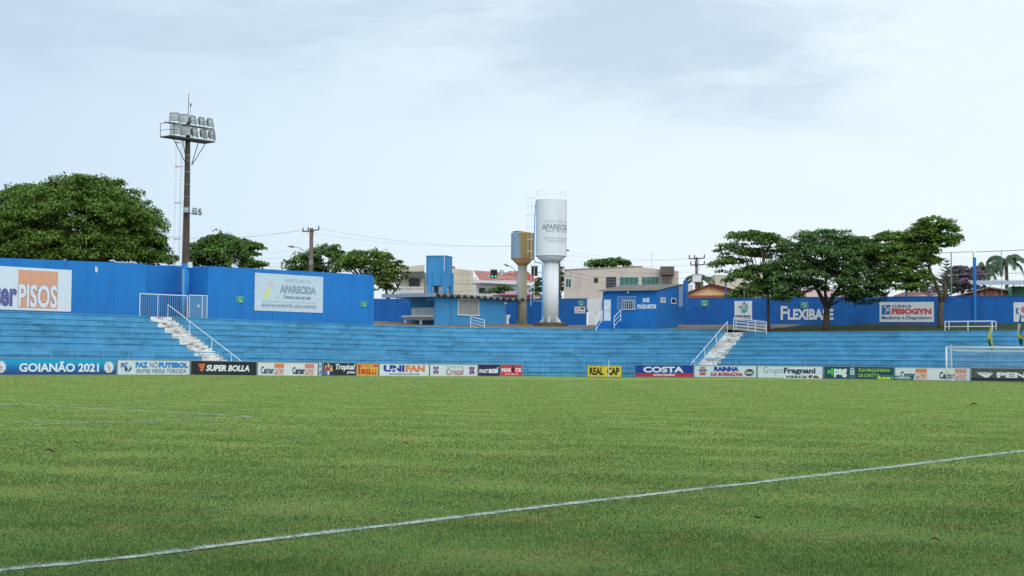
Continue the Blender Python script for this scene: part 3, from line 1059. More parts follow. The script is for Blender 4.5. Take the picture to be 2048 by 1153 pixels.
# ------------------------------------------------------------------ the tall blue walls behind the left stand
def wall_frame(k):
    p, a = S(-60, k)
    return Fr((p.x, p.y, 0), AL)
FW = wall_frame(KTOP + 1.0)
def plaster_wall(fr, label, pxs, tops, zb, round_end=0.0, thick=.22):
    """wall of plaster panels with open joints at the given pixel columns"""
    us = [fr.hit(px, 560)[0] for px in pxs]
    z0, z1 = fr.hit(pxs[0], tops[0])[1], fr.hit(pxs[-1], tops[1])[1]
    zt = lambda u: z0 + (z1 - z0) * (u - us[0]) / (us[-1] - us[0])
    o = fr.sub(us[0], 0, zb)
    root = thing('stadium_wall', label, 'wall', o, fr.ang, 'tall blue walls behind the left stand')
    for i, (a, b) in enumerate(zip(us, us[1:])):
        a_, b_ = a - us[0] + .008, b - us[0] - .008
        poly = [(a_, 0), (b_, 0)]
        if round_end and i == len(us) - 2:
            R = round_end
            h = zt(b) - zb
            poly += [(b_, h - R)] + [(b_ - R + R * math.cos(t), h - R + R * math.sin(t)) for t in np.linspace(.2, math.pi / 2, 6)]
            if b_ - R > a_ + .01:
                poly += [(a_, zt(a) - zb)]
        else:
            poly += [(b_, zt(b) - zb), (a_, zt(a) - zb)]
        MB().prism_y(poly, random.uniform(0, .012), thick).build('wall_panel', M_WALL, root)
    MB().box(.05, us[-1] - us[0] - .3, thick, thick + .12, 0, min(z0, z1) - zb - .3).build('backing', M_WALL, root)
    return root, us, zt
plaster_wall(FW, 'tall blue wall at the far left carrying the orange and white banner', [-170, -20, 110, 228, 291], [509.5, 527.5], 4.0)
plaster_wall(FW, 'tall blue wall with a rounded end carrying the faded white banner', [415.5, 510, 546, 584, 662, 739, 748.5], [532.5, 550.5], 4.0, .42)
FRC = wall_frame(KTOP + 4.6)
plaster_wall(FRC, 'recessed blue wall behind the gate and the floodlight pole', [286, 345, 425], [530, 533.5], 4.0)
# short return walls of the recess
for px, lab in ((291, 'short blue return wall left of the barred gate'), (415.5, 'short blue return wall right of the small sheet door')):
    u, z = FW.hit(px, 530)
    o = FW.sub(u, .23, 4.0)
    r = thing('return_wall', lab, 'wall', o, AL)
    zt = FW.hit(px, 528 if px < 300 else 532.5)[1] - 4.0
    MB().box(*((-.22, -.002) if px < 300 else (.002, .22)), .002, 3.36, 0, zt - .01).build('wall_panel', M_WALL, r)
    if px < 300:
        MB().box(.03, .3, 0.05, .3, 0, zt - .06).build('pilaster', M_WALL, r)

# banners and marks on the walls
def banner(fr, rect, label, bg, els, y=-.02, name='banner', cat='banner', thick=.012, group=None, m=None):
    u0, u1, zb, zt = fr.rect(*rect, y=y)
    o = fr.sub(u0, y, zb)
    root = thing(name, label, cat, o, fr.ang, group)
    W, H = u1 - u0, zt - zb
    MB().box(0, W, 0, thick, 0, H).build('sheet', m or paint(bg, .5), root)
    decals(root, W, H, els(W / H) if callable(els) else els, y0=0)
    return root
def fx(fr, rect, px, py):
    u0, u1, zb, zt = fr.rect(*rect)
    u, z = fr.hit(px, py)
    return (u - u0) / (u1 - u0), (z - zb) / (zt - zb)
R1 = (-150, 532.5, 142, 619.5)
a0, a1 = fx(FW, R1, 36, 580)[0], fx(FW, R1, 115.5, 580)[0]
banner(FW, R1, 'large white banner reading CenterPISOS with an orange square', (232, 238, 244), [
    ('r', (238, 172, 138), a0, .055, a1 - a0, .885), ('t', (150, 120, 128), 'PISOS', a0 + .002, .06, a1 - a0 - .004, .56, .055), ('t', (236, 240, 246), 'PISOS', a0 + .004, .068, a1 - a0 - .008, .545, .03),
    ('t', (106, 106, 160), 'Center', a0 - 1.32 * (a1 - a0), .075, 1.30 * (a1 - a0), .60, .04)], y=-.03)
R2 = (510, 550, 645.5, 624)
banner(FW, R2, 'faded white banner reading PREFEITURA DE APARECIDA', (214, 226, 234), [
    ('p', (228, 230, 150), [(.12, .33), (.19, .33), (.22, .62), (.18, .68)]), ('p', (176, 222, 210), [(.28, .36), (.35, .36), (.32, .46)]), ('p', (228, 214, 220), [(.18, .70), (.24, .86), (.30, .62), (.26, .62)]),
    ('t', (190, 200, 210), 'PREFEITURA DE', .43, .80, .38, .085), ('t', (160, 172, 184), 'APARECIDA', .355, .50, .535, .21, .045), ('t', (128, 140, 150), 'Fazendo cada vez mais', .42, .35, .39, .10, .01),
    ('r', (170, 182, 192), .11, .255, .78, .008), ('t', (164, 174, 184), 'SECRETARIA DE ESPORTES, LAZER E JUVENTUDE', .1, .09, .80, .105, .02)], y=-.03)
GREEN = (0, 128, 84)
def exit_sign(fr, rect, label):
    return banner(fr, rect, label, (150, 220, 190), [('r', (0, 134, 92), .04, .5, .92, .44), ('r', (0, 134, 92), .04, .06, .92, .4),
                  ('t', (200, 240, 220), 'SAÍDA DE', .22, .74, .56, .15, .04), ('t', (200, 240, 220), 'EMERGÊNCIA', .14, .54, .72, .13, .04), ('r', (235, 250, 242), .28, .21, .34, .1), ('p', (235, 250, 242), [(.6, .1), (.6, .42), (.8, .26)])],
                  name='exit_sign', cat='exit sign', group='green emergency exit signs', y=-.045)
exit_sign(FW, (473, 593, 487, 606), 'green exit sign on the tall wall left of the faded banner')
exit_sign(FW, (721.5, 604, 733.5, 614), 'green exit sign near the rounded end of the tall wall')
for nm, px, py, r, lab in (('paint_chip', 193, 540, 4.2, 'white patch of missing paint on the wall above the large banner'),):
    u, z = FW.hit(px, py)
    root = tag(MB().add([(-.13, 0, .28), (.02, 0, .22), (.13, 0, .05), (.1, 0, -.12), (-.02, 0, -.22), (-.12, 0, -.15)], [(0, 1, 2, 3, 4, 5)]).build(nm, paint((226, 226, 222)), None), lab, 'paint patch')
    root.location = FW.sub(u, -.012, z)
    root.rotation_euler = (0, 0, AL)

# barred gate and sheet door in the recess
FG = wall_frame(KTOP + .9)
def bars_gate():
    u0, u1, zb, zt = FG.rect(280, 590, 374, 637)
    zb = 4.15
    r = thing('barred_gate', 'white and blue barred gate at the head of the left stairway', 'gate', FG.sub(u0, 0, zb), AL)
    W, H = u1 - u0, zt - zb
    f = MB()
    for x in (0, W * .37, W):
        f.tube([(x, 0, 0), (x, 0, H)], .04, 6)
    f.tube([(0, 0, H), (W, 0, H)], .04, 6).tube([(0, 0, .08), (W, 0, .08)], .03, 6)
    f.build('gate_frame', M_WHITE, r)
    n = int(W / .2)
    for i in range(1, n):
        MB().tube([(W * i / n, 0, .08), (W * i / n, 0, H)], .022, 5).build('bar', M_GREYM if i % 2 else M_RAIL, r)
bars_gate()
def sheet_door():
    u0, u1, zb, zt = FG.rect(379, 591.5, 415, 638)
    zb = 4.15
    r = thing('sheet_door', 'light blue metal sheet door in a white frame beside the pole', 'door', FG.sub(u0, .05, zb), AL)
    W, H = u1 - u0, zt - zb
    MB().box(.05, W - .06, .01, .04, .04, H - .04).build('leaf', mat('pale_blue_sheet', lin(92, 146, 190), .5, var=.08, vscale=2), r)
    f = MB()
    for x in (.025, W - .03, W * .72):
        f.tube([(x, 0, 0), (x, 0, H)], .032, 6)
    f.tube([(0, 0, H), (W, 0, H)], .035, 6)
    f.build('door_frame', M_WHITE, r)
    MB().box(W * .48, W * .56, -.012, .008, H * .52, H * .64).build('notice', paint((224, 224, 236)), r)
sheet_door()

# ------------------------------------------------------------------ floodlight tower
def lamp(root, c, yaw, w, h, pitch=.25, nm='floodlamp', glass=None, house=M_GREYM):
    """a floodlamp: tapered housing, rim and a glass front; c is local, yaw the way it faces"""
    R_ = Matrix.Translation(c) @ Matrix.Rotation(yaw, 4, 'Z') @ Matrix.Rotation(pitch, 4, 'X')
    def T(mb):
        mb.v = [tuple(R_ @ Vector(v)) for v in mb.v]
        return mb
    b = MB().add([(-w / 2, 0, -h / 2), (w / 2, 0, -h / 2), (w / 2, 0, h / 2), (-w / 2, 0, h / 2), (-w * .28, .42 * w, -h * .3), (w * .28, .42 * w, -h * .3), (w * .28, .42 * w, h * .3), (-w * .28, .42 * w, h * .3)],
                 [(0, 4, 5, 1), (1, 5, 6, 2), (2, 6, 7, 3), (3, 7, 4, 0), (4, 7, 6, 5)])
    b.box(-w / 2 - .02, -w / 2 + .03, -.03, .02, -h / 2, h / 2).box(w / 2 - .03, w / 2 + .02, -.03, .02, -h / 2, h / 2).box(-w / 2, w / 2, -.03, .02, h / 2 - .03, h / 2 + .02).box(-w / 2, w / 2, -.03, .02, -h / 2 - .02, -h / 2 + .03)
    o = T(b).build(nm, house, root)
    T(MB().add([(-w / 2, -.005, -h / 2), (w / 2, -.005, -h / 2), (w / 2, -.005, h / 2), (-w / 2, -.005, h / 2)], [(0, 1, 2, 3)])).build('lens', glass or mat('lamp_glass', lin(160, 172, 172), .15, spec=.8, var=.25, vscale=2.2), o)
    T(MB().lathe([(.06, -.02), (.1, .0), (.06, .1)], 8)).build('bulb', mat('lamp_bulb', lin(225, 220, 200), .3), o)
    T(MB().tube([(-w / 2 - .03, .1, 0), (-w / 2 - .03, .1, -h * .75), (w / 2 + .03, .1, -h * .75), (w / 2 + .03, .1, 0)], .02, 5)).build('yoke', M_DARKM, o)
    return o
def floodlight_tower():
    pb, _ = S(s_at(370, KTOP + 2.6, 6), KTOP + 2.6)
    Y = pb.y
    base = Vector((pb.x, pb.y, 4.25))
    root = thing('floodlight_tower', 'tall dark concrete floodlight tower with ten lamps beside the gate', 'floodlight tower', base, AL)
    hz_ = lambda py: P(372, py, Y).z - base.z
    zp = hz_(279)
    MB().lathe([(.33, 0), (.315, hz_(525)), (.31, hz_(525) + .01), (.19, zp), (.15, hz_(243))], 14).build('pole', mat('dark_pole_concrete', lin(86, 74, 66), .9, var=.2, vscale=1.2, stain=lin(46, 40, 36), stain_amt=.8, sscale=.6, stretch=(2, 2, .3)), root, True)
    MB().lathe([(.345, 0), (.33, hz_(528))], 14).build('painted_base', M_WALL, root, True)
    MB().tube([(-.34, -.25, 0), (-.36, -.2, hz_(540))], .12, 8).build('base_conduit', M_RAIL, root)
    MB().box(-.1, .25, -.52, -.36, hz_(536), hz_(525)).build('junction_box', M_WHITE, root)
    for py in (524, 468, 442, 395, 370, 345, 322, 312):
        z = hz_(py)
        MB().lathe([(.345 - .14 * z / zp, z), (.345 - .14 * z / zp, z + .05)], 12).build('steel_band', M_GREYM, root)
    # platform
    u0, u1 = -2.15, 2.2
    MB().box(u0, u1, -.5, .7, zp - .06, zp + .03).build('platform_deck', M_DARKM, root)
    MB().box(u0, u1, -.54, -.505, zp - .07, zp + .06).build('toe_board', M_DARKM, root)
    for a, b in ((-1.75, -.3), (-.8, -.2), (.85, .25), (1.6, .3)):
        MB().tube([(a, -.3, zp - .06), (b, -.2, zp - 2.0)], .035, 5).build('strut', M_DARKM, root)
    for x in (u0, -1.75, 0, 1.2, u1):
        MB().tube([(x, -.5, zp), (x, -.5, zp + 1.05)], .028, 5).build('guard_post', M_DARKM, root)
    for x in (u0, u1):
        MB().tube([(x, .7, zp), (x, .7, zp + 1.05), (x, -.5, zp + 1.05)], .028, 5).tube([(x, .7, zp + .5), (x, -.5, zp + .5)], .02, 5).build('guard_post', M_DARKM, root)
    for z in (.5, 1.05):
        MB().tube([(u0, -.5, zp + z), (u1 if z > 1 else -1.75, -.5, zp + z)], .026, 5).build('guard_rail', M_DARKM, root)
    MB().tube([(u0, .2, zp + 1.1), (u1, .2, zp + 1.1)], .05, 5).build('lamp_rail', M_DARKM, root)
    yaw_l, yaw_r = math.radians(-52), math.radians(18)
    for i, u in enumerate((-1.35, -.4, .55, 1.45, 2.3)):
        yaw = yaw_l if i < 2 else yaw_r
        lamp(root, Vector((u, -.2, zp + .62)), yaw + random.uniform(-.1, .1), .72, .74, -.2)
        lamp(root, Vector((u, .05, zp + 1.62)), yaw + random.uniform(-.1, .1), .72, .66, -.22)
    bg = mat('blue_lamp_glass', lin(150, 176, 196), .15, spec=.8, var=.2, vscale=3)
    zl = hz_(428)
    MB().tube([(-.65, -.45, zl), (1.1, -.45, zl)], .035, 5).build('bracket', M_DARKM, root)
    for i, u in enumerate((-.42, .42, .98)):
        lamp(root, Vector((u, -.5, zl + .26)), (yaw_l, .1, .6)[i], .38, .40, -.15, glass=bg)
    MB().tube([(0, 0, hz_(243)), (0, 0, hz_(187))], .035, 6).build('lightning_rod', M_GREYM, root)
    MB().tube([(.25, .1, zp + 1.1), (.3, .1, hz_(209))], .012, 4).tube([(.3, .1, hz_(212)), (.3, .1, hz_(206))], .06, 6).build('beacon', M_DARKM, root)
    # ladder with hoops
    zz0 = 2.2
    lad = MB()
    for x in (-.52, -.52):
        pass
    for dy in (-.2, .2):
        lad.tube([(-.5, dy, zz0), (-.42, dy, zp)], .011, 4)
    for i in range(44):
        z = zz0 + (zp - zz0) * i / 44
        lad.tube([(-.5, -.2, z), (-.5, .2, z)], .008, 3, False)
    lad.build('ladder', M_GREYM, root)
    cage = MB()
    for x, y in ((-1.0, -.3), (-1.12, 0), (-1.0, .3)):
        cage.tube([(x, y, zz0 + 2.2), (x + .08, y, zp - .2)], .009, 3)
    for py in (480, 408, 336, 288):
        z = hz_(py)
        if py < 481:
            cage.tube([(-.5, -.28, z), (-.95, -.32, z), (-1.1, 0, z), (-.95, .32, z), (-.5, .28, z)], .03, 4)
    cage.build('ladder_cage', mat('rusty_white_metal', lin(196, 176, 156), .6, var=.2, vscale=3), root)
floodlight_tower()

# ------------------------------------------------------------------ perimeter wall of painted blocks
def block_wall(label, a, b, bottoms, tops, skip=None, every=3.0):
    """a, b: (px, depth) ends"""
    A, B = P(a[0], 620, a[1]), P(b[0], 620, b[1])
    d = (B - A).to_2d()
    ang = math.atan2(d.y, d.x)
    fr = Fr((A.x, A.y, 0), ang)
    L = d.length
    z0, z1 = 4.45, None
    t0, t1 = P(a[0], tops[0], a[1]).z, P(b[0], tops[1], b[1]).z
    root = thing('block_wall', label, 'wall', (A.x, A.y, z0), ang, 'blue block walls round the ground')
    n = max(1, round(L / every))
    for i in range(n):
        x0, x1 = L * i / n, L * (i + 1) / n
        h0, h1 = t0 + (t1 - t0) * x0 / L - z0, t0 + (t1 - t0) * x1 / L - z0
        MB().prism_y([(x0 + .13, 0), (x1 - .13, 0), (x1 - .13, h1), (x0 + .13, h0)], 0, .16).build('wall_panel', M_BLOCK, root)
        MB().box(x0 - .128, x0 + .128, .03 if i % 2 else -.035, .2, 0, h0 + .02).build('pilaster', M_BLOCK, root)
    MB().prism_y([(-.1, t0 - z0 + .021), (L + .1, t1 - z0 + .021), (L + .1, t1 - z0 + .075), (-.1, t0 - z0 + .075)], -.05, .21).build('coping', M_BLOCK, root)
    return fr
FPA = block_wall('dark blue block wall behind the kiosk and the water towers', (690, 167), (1175, 157), None, (599, 598.5))
FPB = block_wall('short dark blue block wall between the white gate and the police post', (1207, 156.2), (1345, 151.5), None, (598, 597))
FPC = block_wall('long dark blue block wall behind the trees on the right', (1346, 151.0), (2210, 137), None, (598, 592))
u0, u1, zb, zt = FPA.rect(1176, 598, 1206.5, 647)
gr = thing('sheet_gate', 'white metal sheet gate in the wall beside the police post', 'gate', FPA.sub(u0, 0, 4.7), FPA.ang)
W, H = u1 - u0, zt - 4.7
for x in (0, W / 2):
    MB().box(x + .02, x + W / 2 - .02, 0, .05, .06, H * .5 - .015).build('gate_panel', M_WHITE, gr)
    MB().box(x + .02, x + W / 2 - .02, 0, .05, H * .5 + .015, H).build('gate_panel', M_WHITE, gr)
MB().box(W * .42, W * .58, -.02, .0, H * .5 - .02, H * .5 + .02).build('bolt', M_GREYM, gr)
exit_sign(FPA, (1156, 602, 1168.5, 612), 'green exit sign above the small white notice by the white gate')
banner(FPA, (1149, 614, 1170, 627), 'small white notice with red letters under a green exit sign', (230, 228, 230), [
    ('t', (196, 90, 90), 'SAÍDA', .06, .56, .45, .28, .03), ('p', (50, 44, 48), [(.58, .6), (.9, .56), (.92, .8), (.7, .88), (.6, .8)]), ('t', (214, 130, 126), 'HIDRÔMETRO', .06, .14, .86, .3, .03)], name='notice', cat='notice')
exit_sign(FPC, (1402, 601, 1416, 613), 'green exit sign between the police post and the police crest sign')
exit_sign(FPC, (1601.5, 605, 1616, 616), 'green exit sign above the painted word FLEXIBASE')
def crest(A):
    ov = lambda rgb, ru, rv, du=0.: ('c', rgb, .53 + du, .68, ru, rv)
    return [('c', (150, 170, 170), .44, .66, .22, .22), ('c', (232, 236, 238), .44, .66, .20, .20),
            ('p', (72, 176, 164), [(.40, .40), (.56, .33), (.72, .44), (.78, .66), (.74, .84), (.56, .92), (.46, .86), (.42, .62)]), ('p', (34, 120, 112), [(.5, .94), (.56, .99), (.6, .93), (.55, .88)]),
            ov((218, 150, 150), .115, .16, .03), ov((232, 226, 220), .075, .11, .03), ov((150, 80, 96), .04, .06, .03), ('t', (40, 60, 80), 'PM', .27, .64, .14, .09, .04), ('r', (40, 60, 80), .3, .55, .1, .02),
            ('t', (40, 44, 56), 'POLICIA MILITAR', .06, .14, .88, .11, .05), ('t', (70, 76, 90), 'DO ESTADO DE GOIÁS', .08, .02, .84, .075, .03)]
banner(FPC, (1469, 602.5, 1504, 640), 'white sign with a green crest reading POLICIA MILITAR', (230, 234, 238), crest, name='crest_sign', cat='sign', y=-.05)
def wall_letters(fr, rect, t, rgb, label, bold=.05, y=-.042, first_big=0):
    u0, u1, zb, zt = fr.rect(*rect)
    root = thing('painted_lettering', label, 'lettering', fr.sub(u0, y, zb), fr.ang)
    els = [('t', rgb, t, 0, 0, 1, 1, bold)]
    if first_big:
        els = [('t', rgb, t[0], 0, 0, .13, 1, .02), ('t', rgb, t[1:], .135, 0, .865, .80, bold)]
    decals(root, u1 - u0, zt - zb, els)
wall_letters(FPC, (1561.5, 612.5, 1667, 640.5), 'FLEXIBASE', (222, 226, 230), 'big white painted letters FLEXIBASE on the blue wall behind the trunk', .045, first_big=1)
banner(FPC, (1759, 604.5, 1868, 644.5), 'white painted panel reading CLÍNICA FISIOGYN Medicina e Diagnóstico', (222, 224, 226), [
    ('p', (60, 110, 164), [(.04, .84), (.2, .86), (.2, .38), (.04, .36)]), ('p', (222, 224, 226), [(.04, .36), (.09, .36), (.13, .7), (.2, .74), (.2, .68), (.12, .62), (.1, .36)]), ('c', (222, 224, 226), .1, .76, .02, .05),
    ('r', (222, 224, 226), .12, .55, .09, .05), ('t', (50, 76, 116), 'CLÍNICA', .23, .73, .36, .16, .02), ('t', (214, 84, 88), 'FISIOGYN', .225, .39, .73, .29, .06),
    ('t', (50, 76, 116), 'Medicina e Diagnóstico', .04, .1, .92, .2, .01)], y=-.044, name='painted_sign', cat='sign', thick=.004)
banner(FPC, (2027, 605, 2120, 644), 'white painted sign cut off by the right edge of the photo', (226, 228, 230), [
    ('t', (50, 110, 170), 'K', .05, .38, .08, .34, .06), ('c', (222, 110, 116), .22, .62, .06, .16), ('p', (226, 228, 230), [(.22, .62), (.29, .68), (.29, .56)]), ('t', (70, 90, 120), 'SA', .13, .2, .1, .14, .02)], y=-.044, name='painted_sign', cat='sign', thick=.004)

# ------------------------------------------------------------------ light blue kiosk with a water tank on its roof
KO = P(870.5, 650, 142)
KO.z = 4.45
FK = Fr((KO.x, KO.y, 0), AL)
def wavy_roof(x0, x1, yz, pitch, amp, th=.03):
    """corrugated sheet, waves across x, running along the y,z profile"""
    n = max(4, int((x1 - x0) / pitch * 8))
    vs, fs = [], []
    for (y, z) in yz:
        for i in range(n + 1):
            x = x0 + (x1 - x0) * i / n
            vs.append((x, y, z + amp * math.sin(2 * math.pi * (x - x0) / pitch)))
    N = n + 1
    m = len(vs)
    vs += [(x, y, z - th) for x, y, z in vs]
    for j in range(len(yz) - 1):
        for i in range(n):
            q = (j * N + i, j * N + i + 1, (j + 1) * N + i + 1, (j + 1) * N + i)
            fs += [q, tuple(k + m for k in q[::-1])]
    for i in range(n):
        fs.append((i, i + m, i + 1 + m, i + 1))
        e = (len(yz) - 1) * N
        fs.append((e + i + 1, e + i + 1 + m, e + i + m, e + i))
    for j in range(len(yz) - 1):
        for i in (0, n):
            fs.append((j * N + i, (j + 1) * N + i, (j + 1) * N + i + m, j * N + i + m))
    return MB().add(vs, fs)
def zigzag_roof(x0, x1, y0, y1, z, pitch, amp, th=.05):
    n = int((x1 - x0) / pitch)
    vs, fs = [], []
    prof = []
    for i in range(n):
        b = x0 + i * pitch
        prof += [(b, 0), (b + pitch * .3, amp), (b + pitch * .55, amp), (b + pitch * .85, 0)]
    prof.append((x0 + n * pitch, 0))
    for y in (y0, y1):
        for t in (0, -th):
            vs += [(x, y, z + a + t) for x, a in prof]
    N = len(prof)
    for i in range(N - 1):
        fs += [(i, i + 1, 2 * N + i + 1, 2 * N + i), (N + i + 1, N + i, 3 * N + i, 3 * N + i + 1), (i, N + i, N + i + 1, i + 1), (2 * N + i + 1, 3 * N + i + 1, 3 * N + i, 2 * N + i)]
    return MB().add(vs, fs)
def kiosk():
    root = thing('kiosk', 'light blue kiosk with a ribbed roof and a barred window', 'kiosk', KO, AL)
    uL = FK.hit(1012, 620)[0]
    H = FK.hit(880, 594)[1] - KO.z
    MB().box(2.1, uL, 0.01, 5.2, -.3, H - .05).build('wall', M_LBLUE, root)
    MB().box(0, 2.1, 0, .18, -.3, H - .05).build('porch_wall', M_LBLUE, root)
    MB().box(-.1, .12, -.05, 1.1, H - .42, H - .05).build('beam', M_LBLUE, root)
    ue = FK.hit(1053, 600)[0]
    zigzag_roof(-.9, ue, -.75, 6.0, H + .02, .98, .26).build('ribbed_roof', M_FIBRO, root)
    MB().prism_x([(-.8, H - .05), (6.05, H - .05), (6.05, H + .3), (-.8, H + .3)], -1.05, -.9).build('fascia', mat('pale_fascia', lin(150, 172, 196), .7, var=.08), root)
    a, b, z0, z1 = FK.rect(915.5, 600, 957, 630)
    z0 -= KO.z
    z1 -= KO.z
    w = MB().box(a, b, -.06, .0, z1, z1 + .09).box(a, a + .07, -.06, .0, z0, z1).box(b - .07, b, -.06, .0, z0, z1).box(a - .06, b + .12, -.1, .0, z0 - .09, z0).build('window', M_WHITE, root)
    MB().box(a + .07, b - .07, -.03, -.006, z0, z1).build('pane', mat('dull_pane', lin(150, 150, 146), .4, var=.2, vscale=2), w)
    n = 16
    for i in range(1, n):
        x = a + .07 + (b - a - .14) * i / n
        MB().box(x - .014, x + .014, -.055, -.031, z0, z1).build('window_bar', mat('grey_bar', lin(196, 196, 196), .5), w)
    u, z = FK.hit(1007.5, 606)
    MB().lathe([(.12, z - KO.z - .16), (.15, z - KO.z), (.08, z - KO.z + .14)], 10, u, -.16).build('wall_lamp', M_WHITE, root)
    # trough with a tiled back in the porch
    t = thing('wash_trough', 'white tiled wash trough in the porch of the kiosk', 'trough', KO + FK.n * .6 + FK.d * .55, AL)
    MB().box(1.38, 1.52, 0, 4.3, .7, 1.75).build('splash_back', M_WHITE, t)
    MB().prism_y([(.0, .95), (1.38, .95), (1.38, .5), (.45, .5), (.0, .82)], 0, 4.3).build('basin', M_WHITE, t)
    for y in (.1, 2.1, 4.15):
        MB().box(.3, .5, y - .07, y + .07, -.3, .5).build('leg', M_WHITE, t)
    MB().box(-.05, 1.5, -.28, -.02, -.3, 1.0).build('end_panel', M_WHITE, t)
    for y in (.8, 2.2, 3.5):
        MB().tube([(1.38, y, 1.4), (1.22, y, 1.4), (1.2, y, 1.3)], .025, 5).build('tap', M_DARKM, t)
    e = thing('wall_bracket', 'small white tapered concrete block at the right end of the kiosk', 'block', FK.sub(uL + .1, -.05, KO.z), AL)
    MB().prism_y([(0, -.3), (.28, -.3), (.34, .9), (.62, 1.25), (0, 1.25)], 0, .5).build('block', M_WHITE, e)
    # tank
    s = 143.5 / FPX
    c = P(876, 583, 143.5)
    q = thing('roof_tank', 'light blue concrete water tank on short pillars above the kiosk', 'water tank', (c.x, c.y, KO.z + H + .1), math.radians(-15))
    zt = P(876, 512.5, 143.5).z - (KO.z + H + .1)
    zb = P(876, 572, 143.5).z - (KO.z + H + .1)
    MB().box(-1.22, .78, 0, 2.0, zb, zt).build('tank', M_LBLUE, q)
    for x, y in ((-.78, -.1), (.72, -.1), (-.78, 1.9), (.72, 1.9)):
        MB().box(x - .2, x + .2, y - .16, y + .16, -.6, zt * .6).build('pillar', M_LBLUE, q)
    MB().tube([(.62, -.08, zt + .02), (.62, -.08, zt * .62)], .035, 5).build('pipe', M_WHITE, q)
    MB().box(-1.26, .82, -.04, 2.04, zt, zt + .05).build('lid', M_LBLUE, q)
kiosk()
def sloped_rail(name, label, pts_top, h, bars, Y, m=M_WHITE, posts=None, r=.03, group=None, drop=None):
    """railing panel from pixel points of its top rail at depth Y (each may carry its own depth); h metres tall"""
    tops = [P(q[0], q[1], q[2] if len(q) > 2 else Y) for q in pts_top]
    base = tops[0] - Vector((0, 0, h))
    root = thing(name, label, 'railing', base, 0, group)
    T = [t - base for t in tops]
    for i in range(bars):
        dz = -(h * .86) * i / max(1, bars - 1) if bars > 1 else 0
        MB().tube([t + Vector((0, 0, dz)) for t in T], r if i == 0 else r * .7, 6).build('top_rail' if i == 0 else 'rail', m, root)
    for k in (posts or range(len(T))):
        t = T[int(k)] if float(k).is_integer() else T[int(k)].lerp(T[int(k) + 1], k - int(k))
        MB().tube([t, t - Vector((0, 0, h * 1.08))], r, 6).build('rail_post', m, root)
    return root
sloped_rail('ramp_railing', 'white sloping railing in front of the kiosk window', [(941.5, 633.5), (969, 641)], .98, 4, 138.5)

# ------------------------------------------------------------------ the two water towers
M_RUST = mat('rust_streaked_steel', lin(150, 178, 202), .7, var=.1, vscale=1, stain=lin(190, 148, 82), stain_amt=.92, sscale=.26, stretch=(1.6, 1.6, .08), bump=.1, srange=(.50, .60))
M_RUSTC = mat('rusty_cone_steel', lin(200, 158, 112), .75, var=.2, vscale=1.2, stain=lin(140, 100, 62), stain_amt=.7, sscale=.9, stretch=(1.5, 1.5, .3))
M_TANK = mat('white_tank_paint', lin(242, 243, 244), .9, spec=.08, var=.03, vscale=.8, stain=lin(190, 192, 196), stain_amt=.5, sscale=.5, stretch=(2, 2, .15))
M_TANKC = mat('grey_white_cone_paint', lin(206, 210, 214), .6, var=.06, vscale=1.5, stain=lin(140, 140, 146), stain_amt=.6, sscale=1.1, stretch=(2, 2, .3))
def rust_side():
    N, L = M_RUST.node_tree.nodes, M_RUST.node_tree.links
    bs = N['Principled BSDF']
    src = bs.inputs['Base Color'].links[0].from_socket
    tcn, sp = N.new('ShaderNodeTexCoord'), N.new('ShaderNodeSeparateXYZ')
    L.new(tcn.outputs['Generated'], sp.inputs[0])
    n = N.new('ShaderNodeTexNoise')
    mp_ = N.new('ShaderNodeMapping')
    mp_.inputs['Scale'].default_value = (7, 7, .5)
    L.new(tcn.outputs['Generated'], mp_.inputs[0])
    L.new(mp_.outputs[0], n.inputs['Vector'])
    n.inputs['Scale'].default_value = 1.0
    n.inputs['Detail'].default_value = 5
    ad = N.new('ShaderNodeMath')
    ad.operation = 'MULTIPLY_ADD'
    L.new(n.outputs[0], ad.inputs[0])
    ad.inputs[1].default_value = .7
    L.new(sp.outputs['X'], ad.inputs[2])
    r = N.new('ShaderNodeMapRange')
    r.interpolation_type = 'SMOOTHSTEP'
    r.inputs[1].default_value, r.inputs[2].default_value = .60, .84
    L.new(ad.outputs[0], r.inputs[0])
    mx = N.new('ShaderNodeMix')
    mx.data_type = 'RGBA'
    L.new(r.outputs[0], mx.inputs[0])
    L.new(src, mx.inputs[6])
    mx.inputs[7].default_value = (*lin(176, 146, 98), 1)
    L.new(mx.outputs[2], bs.inputs['Base Color'])
rust_side()
def tower(label, px, Y, ybase, ytop, yc0, yc1, rt, rc, mt, mc, mcol):
    c = P(px, ybase, Y)
    root = thing('water_tower', label, 'water tower', c)
    s = Y / FPX
    h = lambda y: (ybase - y) * s * 1.0
    R_, r_ = rt * s, rc * s
    MB().lathe([(r_ * 1.02, -.6), (r_, h(yc1))], 32).build('column', mcol, root, True)
    MB().lathe([(r_ * 1.02, h(yc1) + .002), (R_, h(yc0) - .002)], 32).build('cone', mc, root, True)
    tk = MB().lathe([(R_, h(yc0)), (R_, h(ytop)), (R_ * .96, h(ytop) + .03), (.4, h(ytop) + .16)], 40).build('tank', mt, root)
    for z in (h(yc0), h(yc1)):
        rr = R_ if z == h(yc0) else r_ * 1.02
        MB().lathe([(rr, z - .03), (rr + .03, z - .03), (rr + .03, z + .03), (rr, z + .03)], 32).build('weld_ring', mc, root)
    return root, s, h, R_, r_
rt_, s_, h_, R_, r_ = tower('shorter rust streaked blue water tower', 1044, 152, 650, 467, 518, 531.5, 23.3, 9.2, M_RUST, M_RUSTC,
                            mat('rust_streaked_column', lin(182, 190, 186), .75, var=.1, vscale=1.5, stain=lin(178, 158, 112), stain_amt=.95, sscale=.6, stretch=(1.5, 1.5, .08), srange=(.40, .58)))
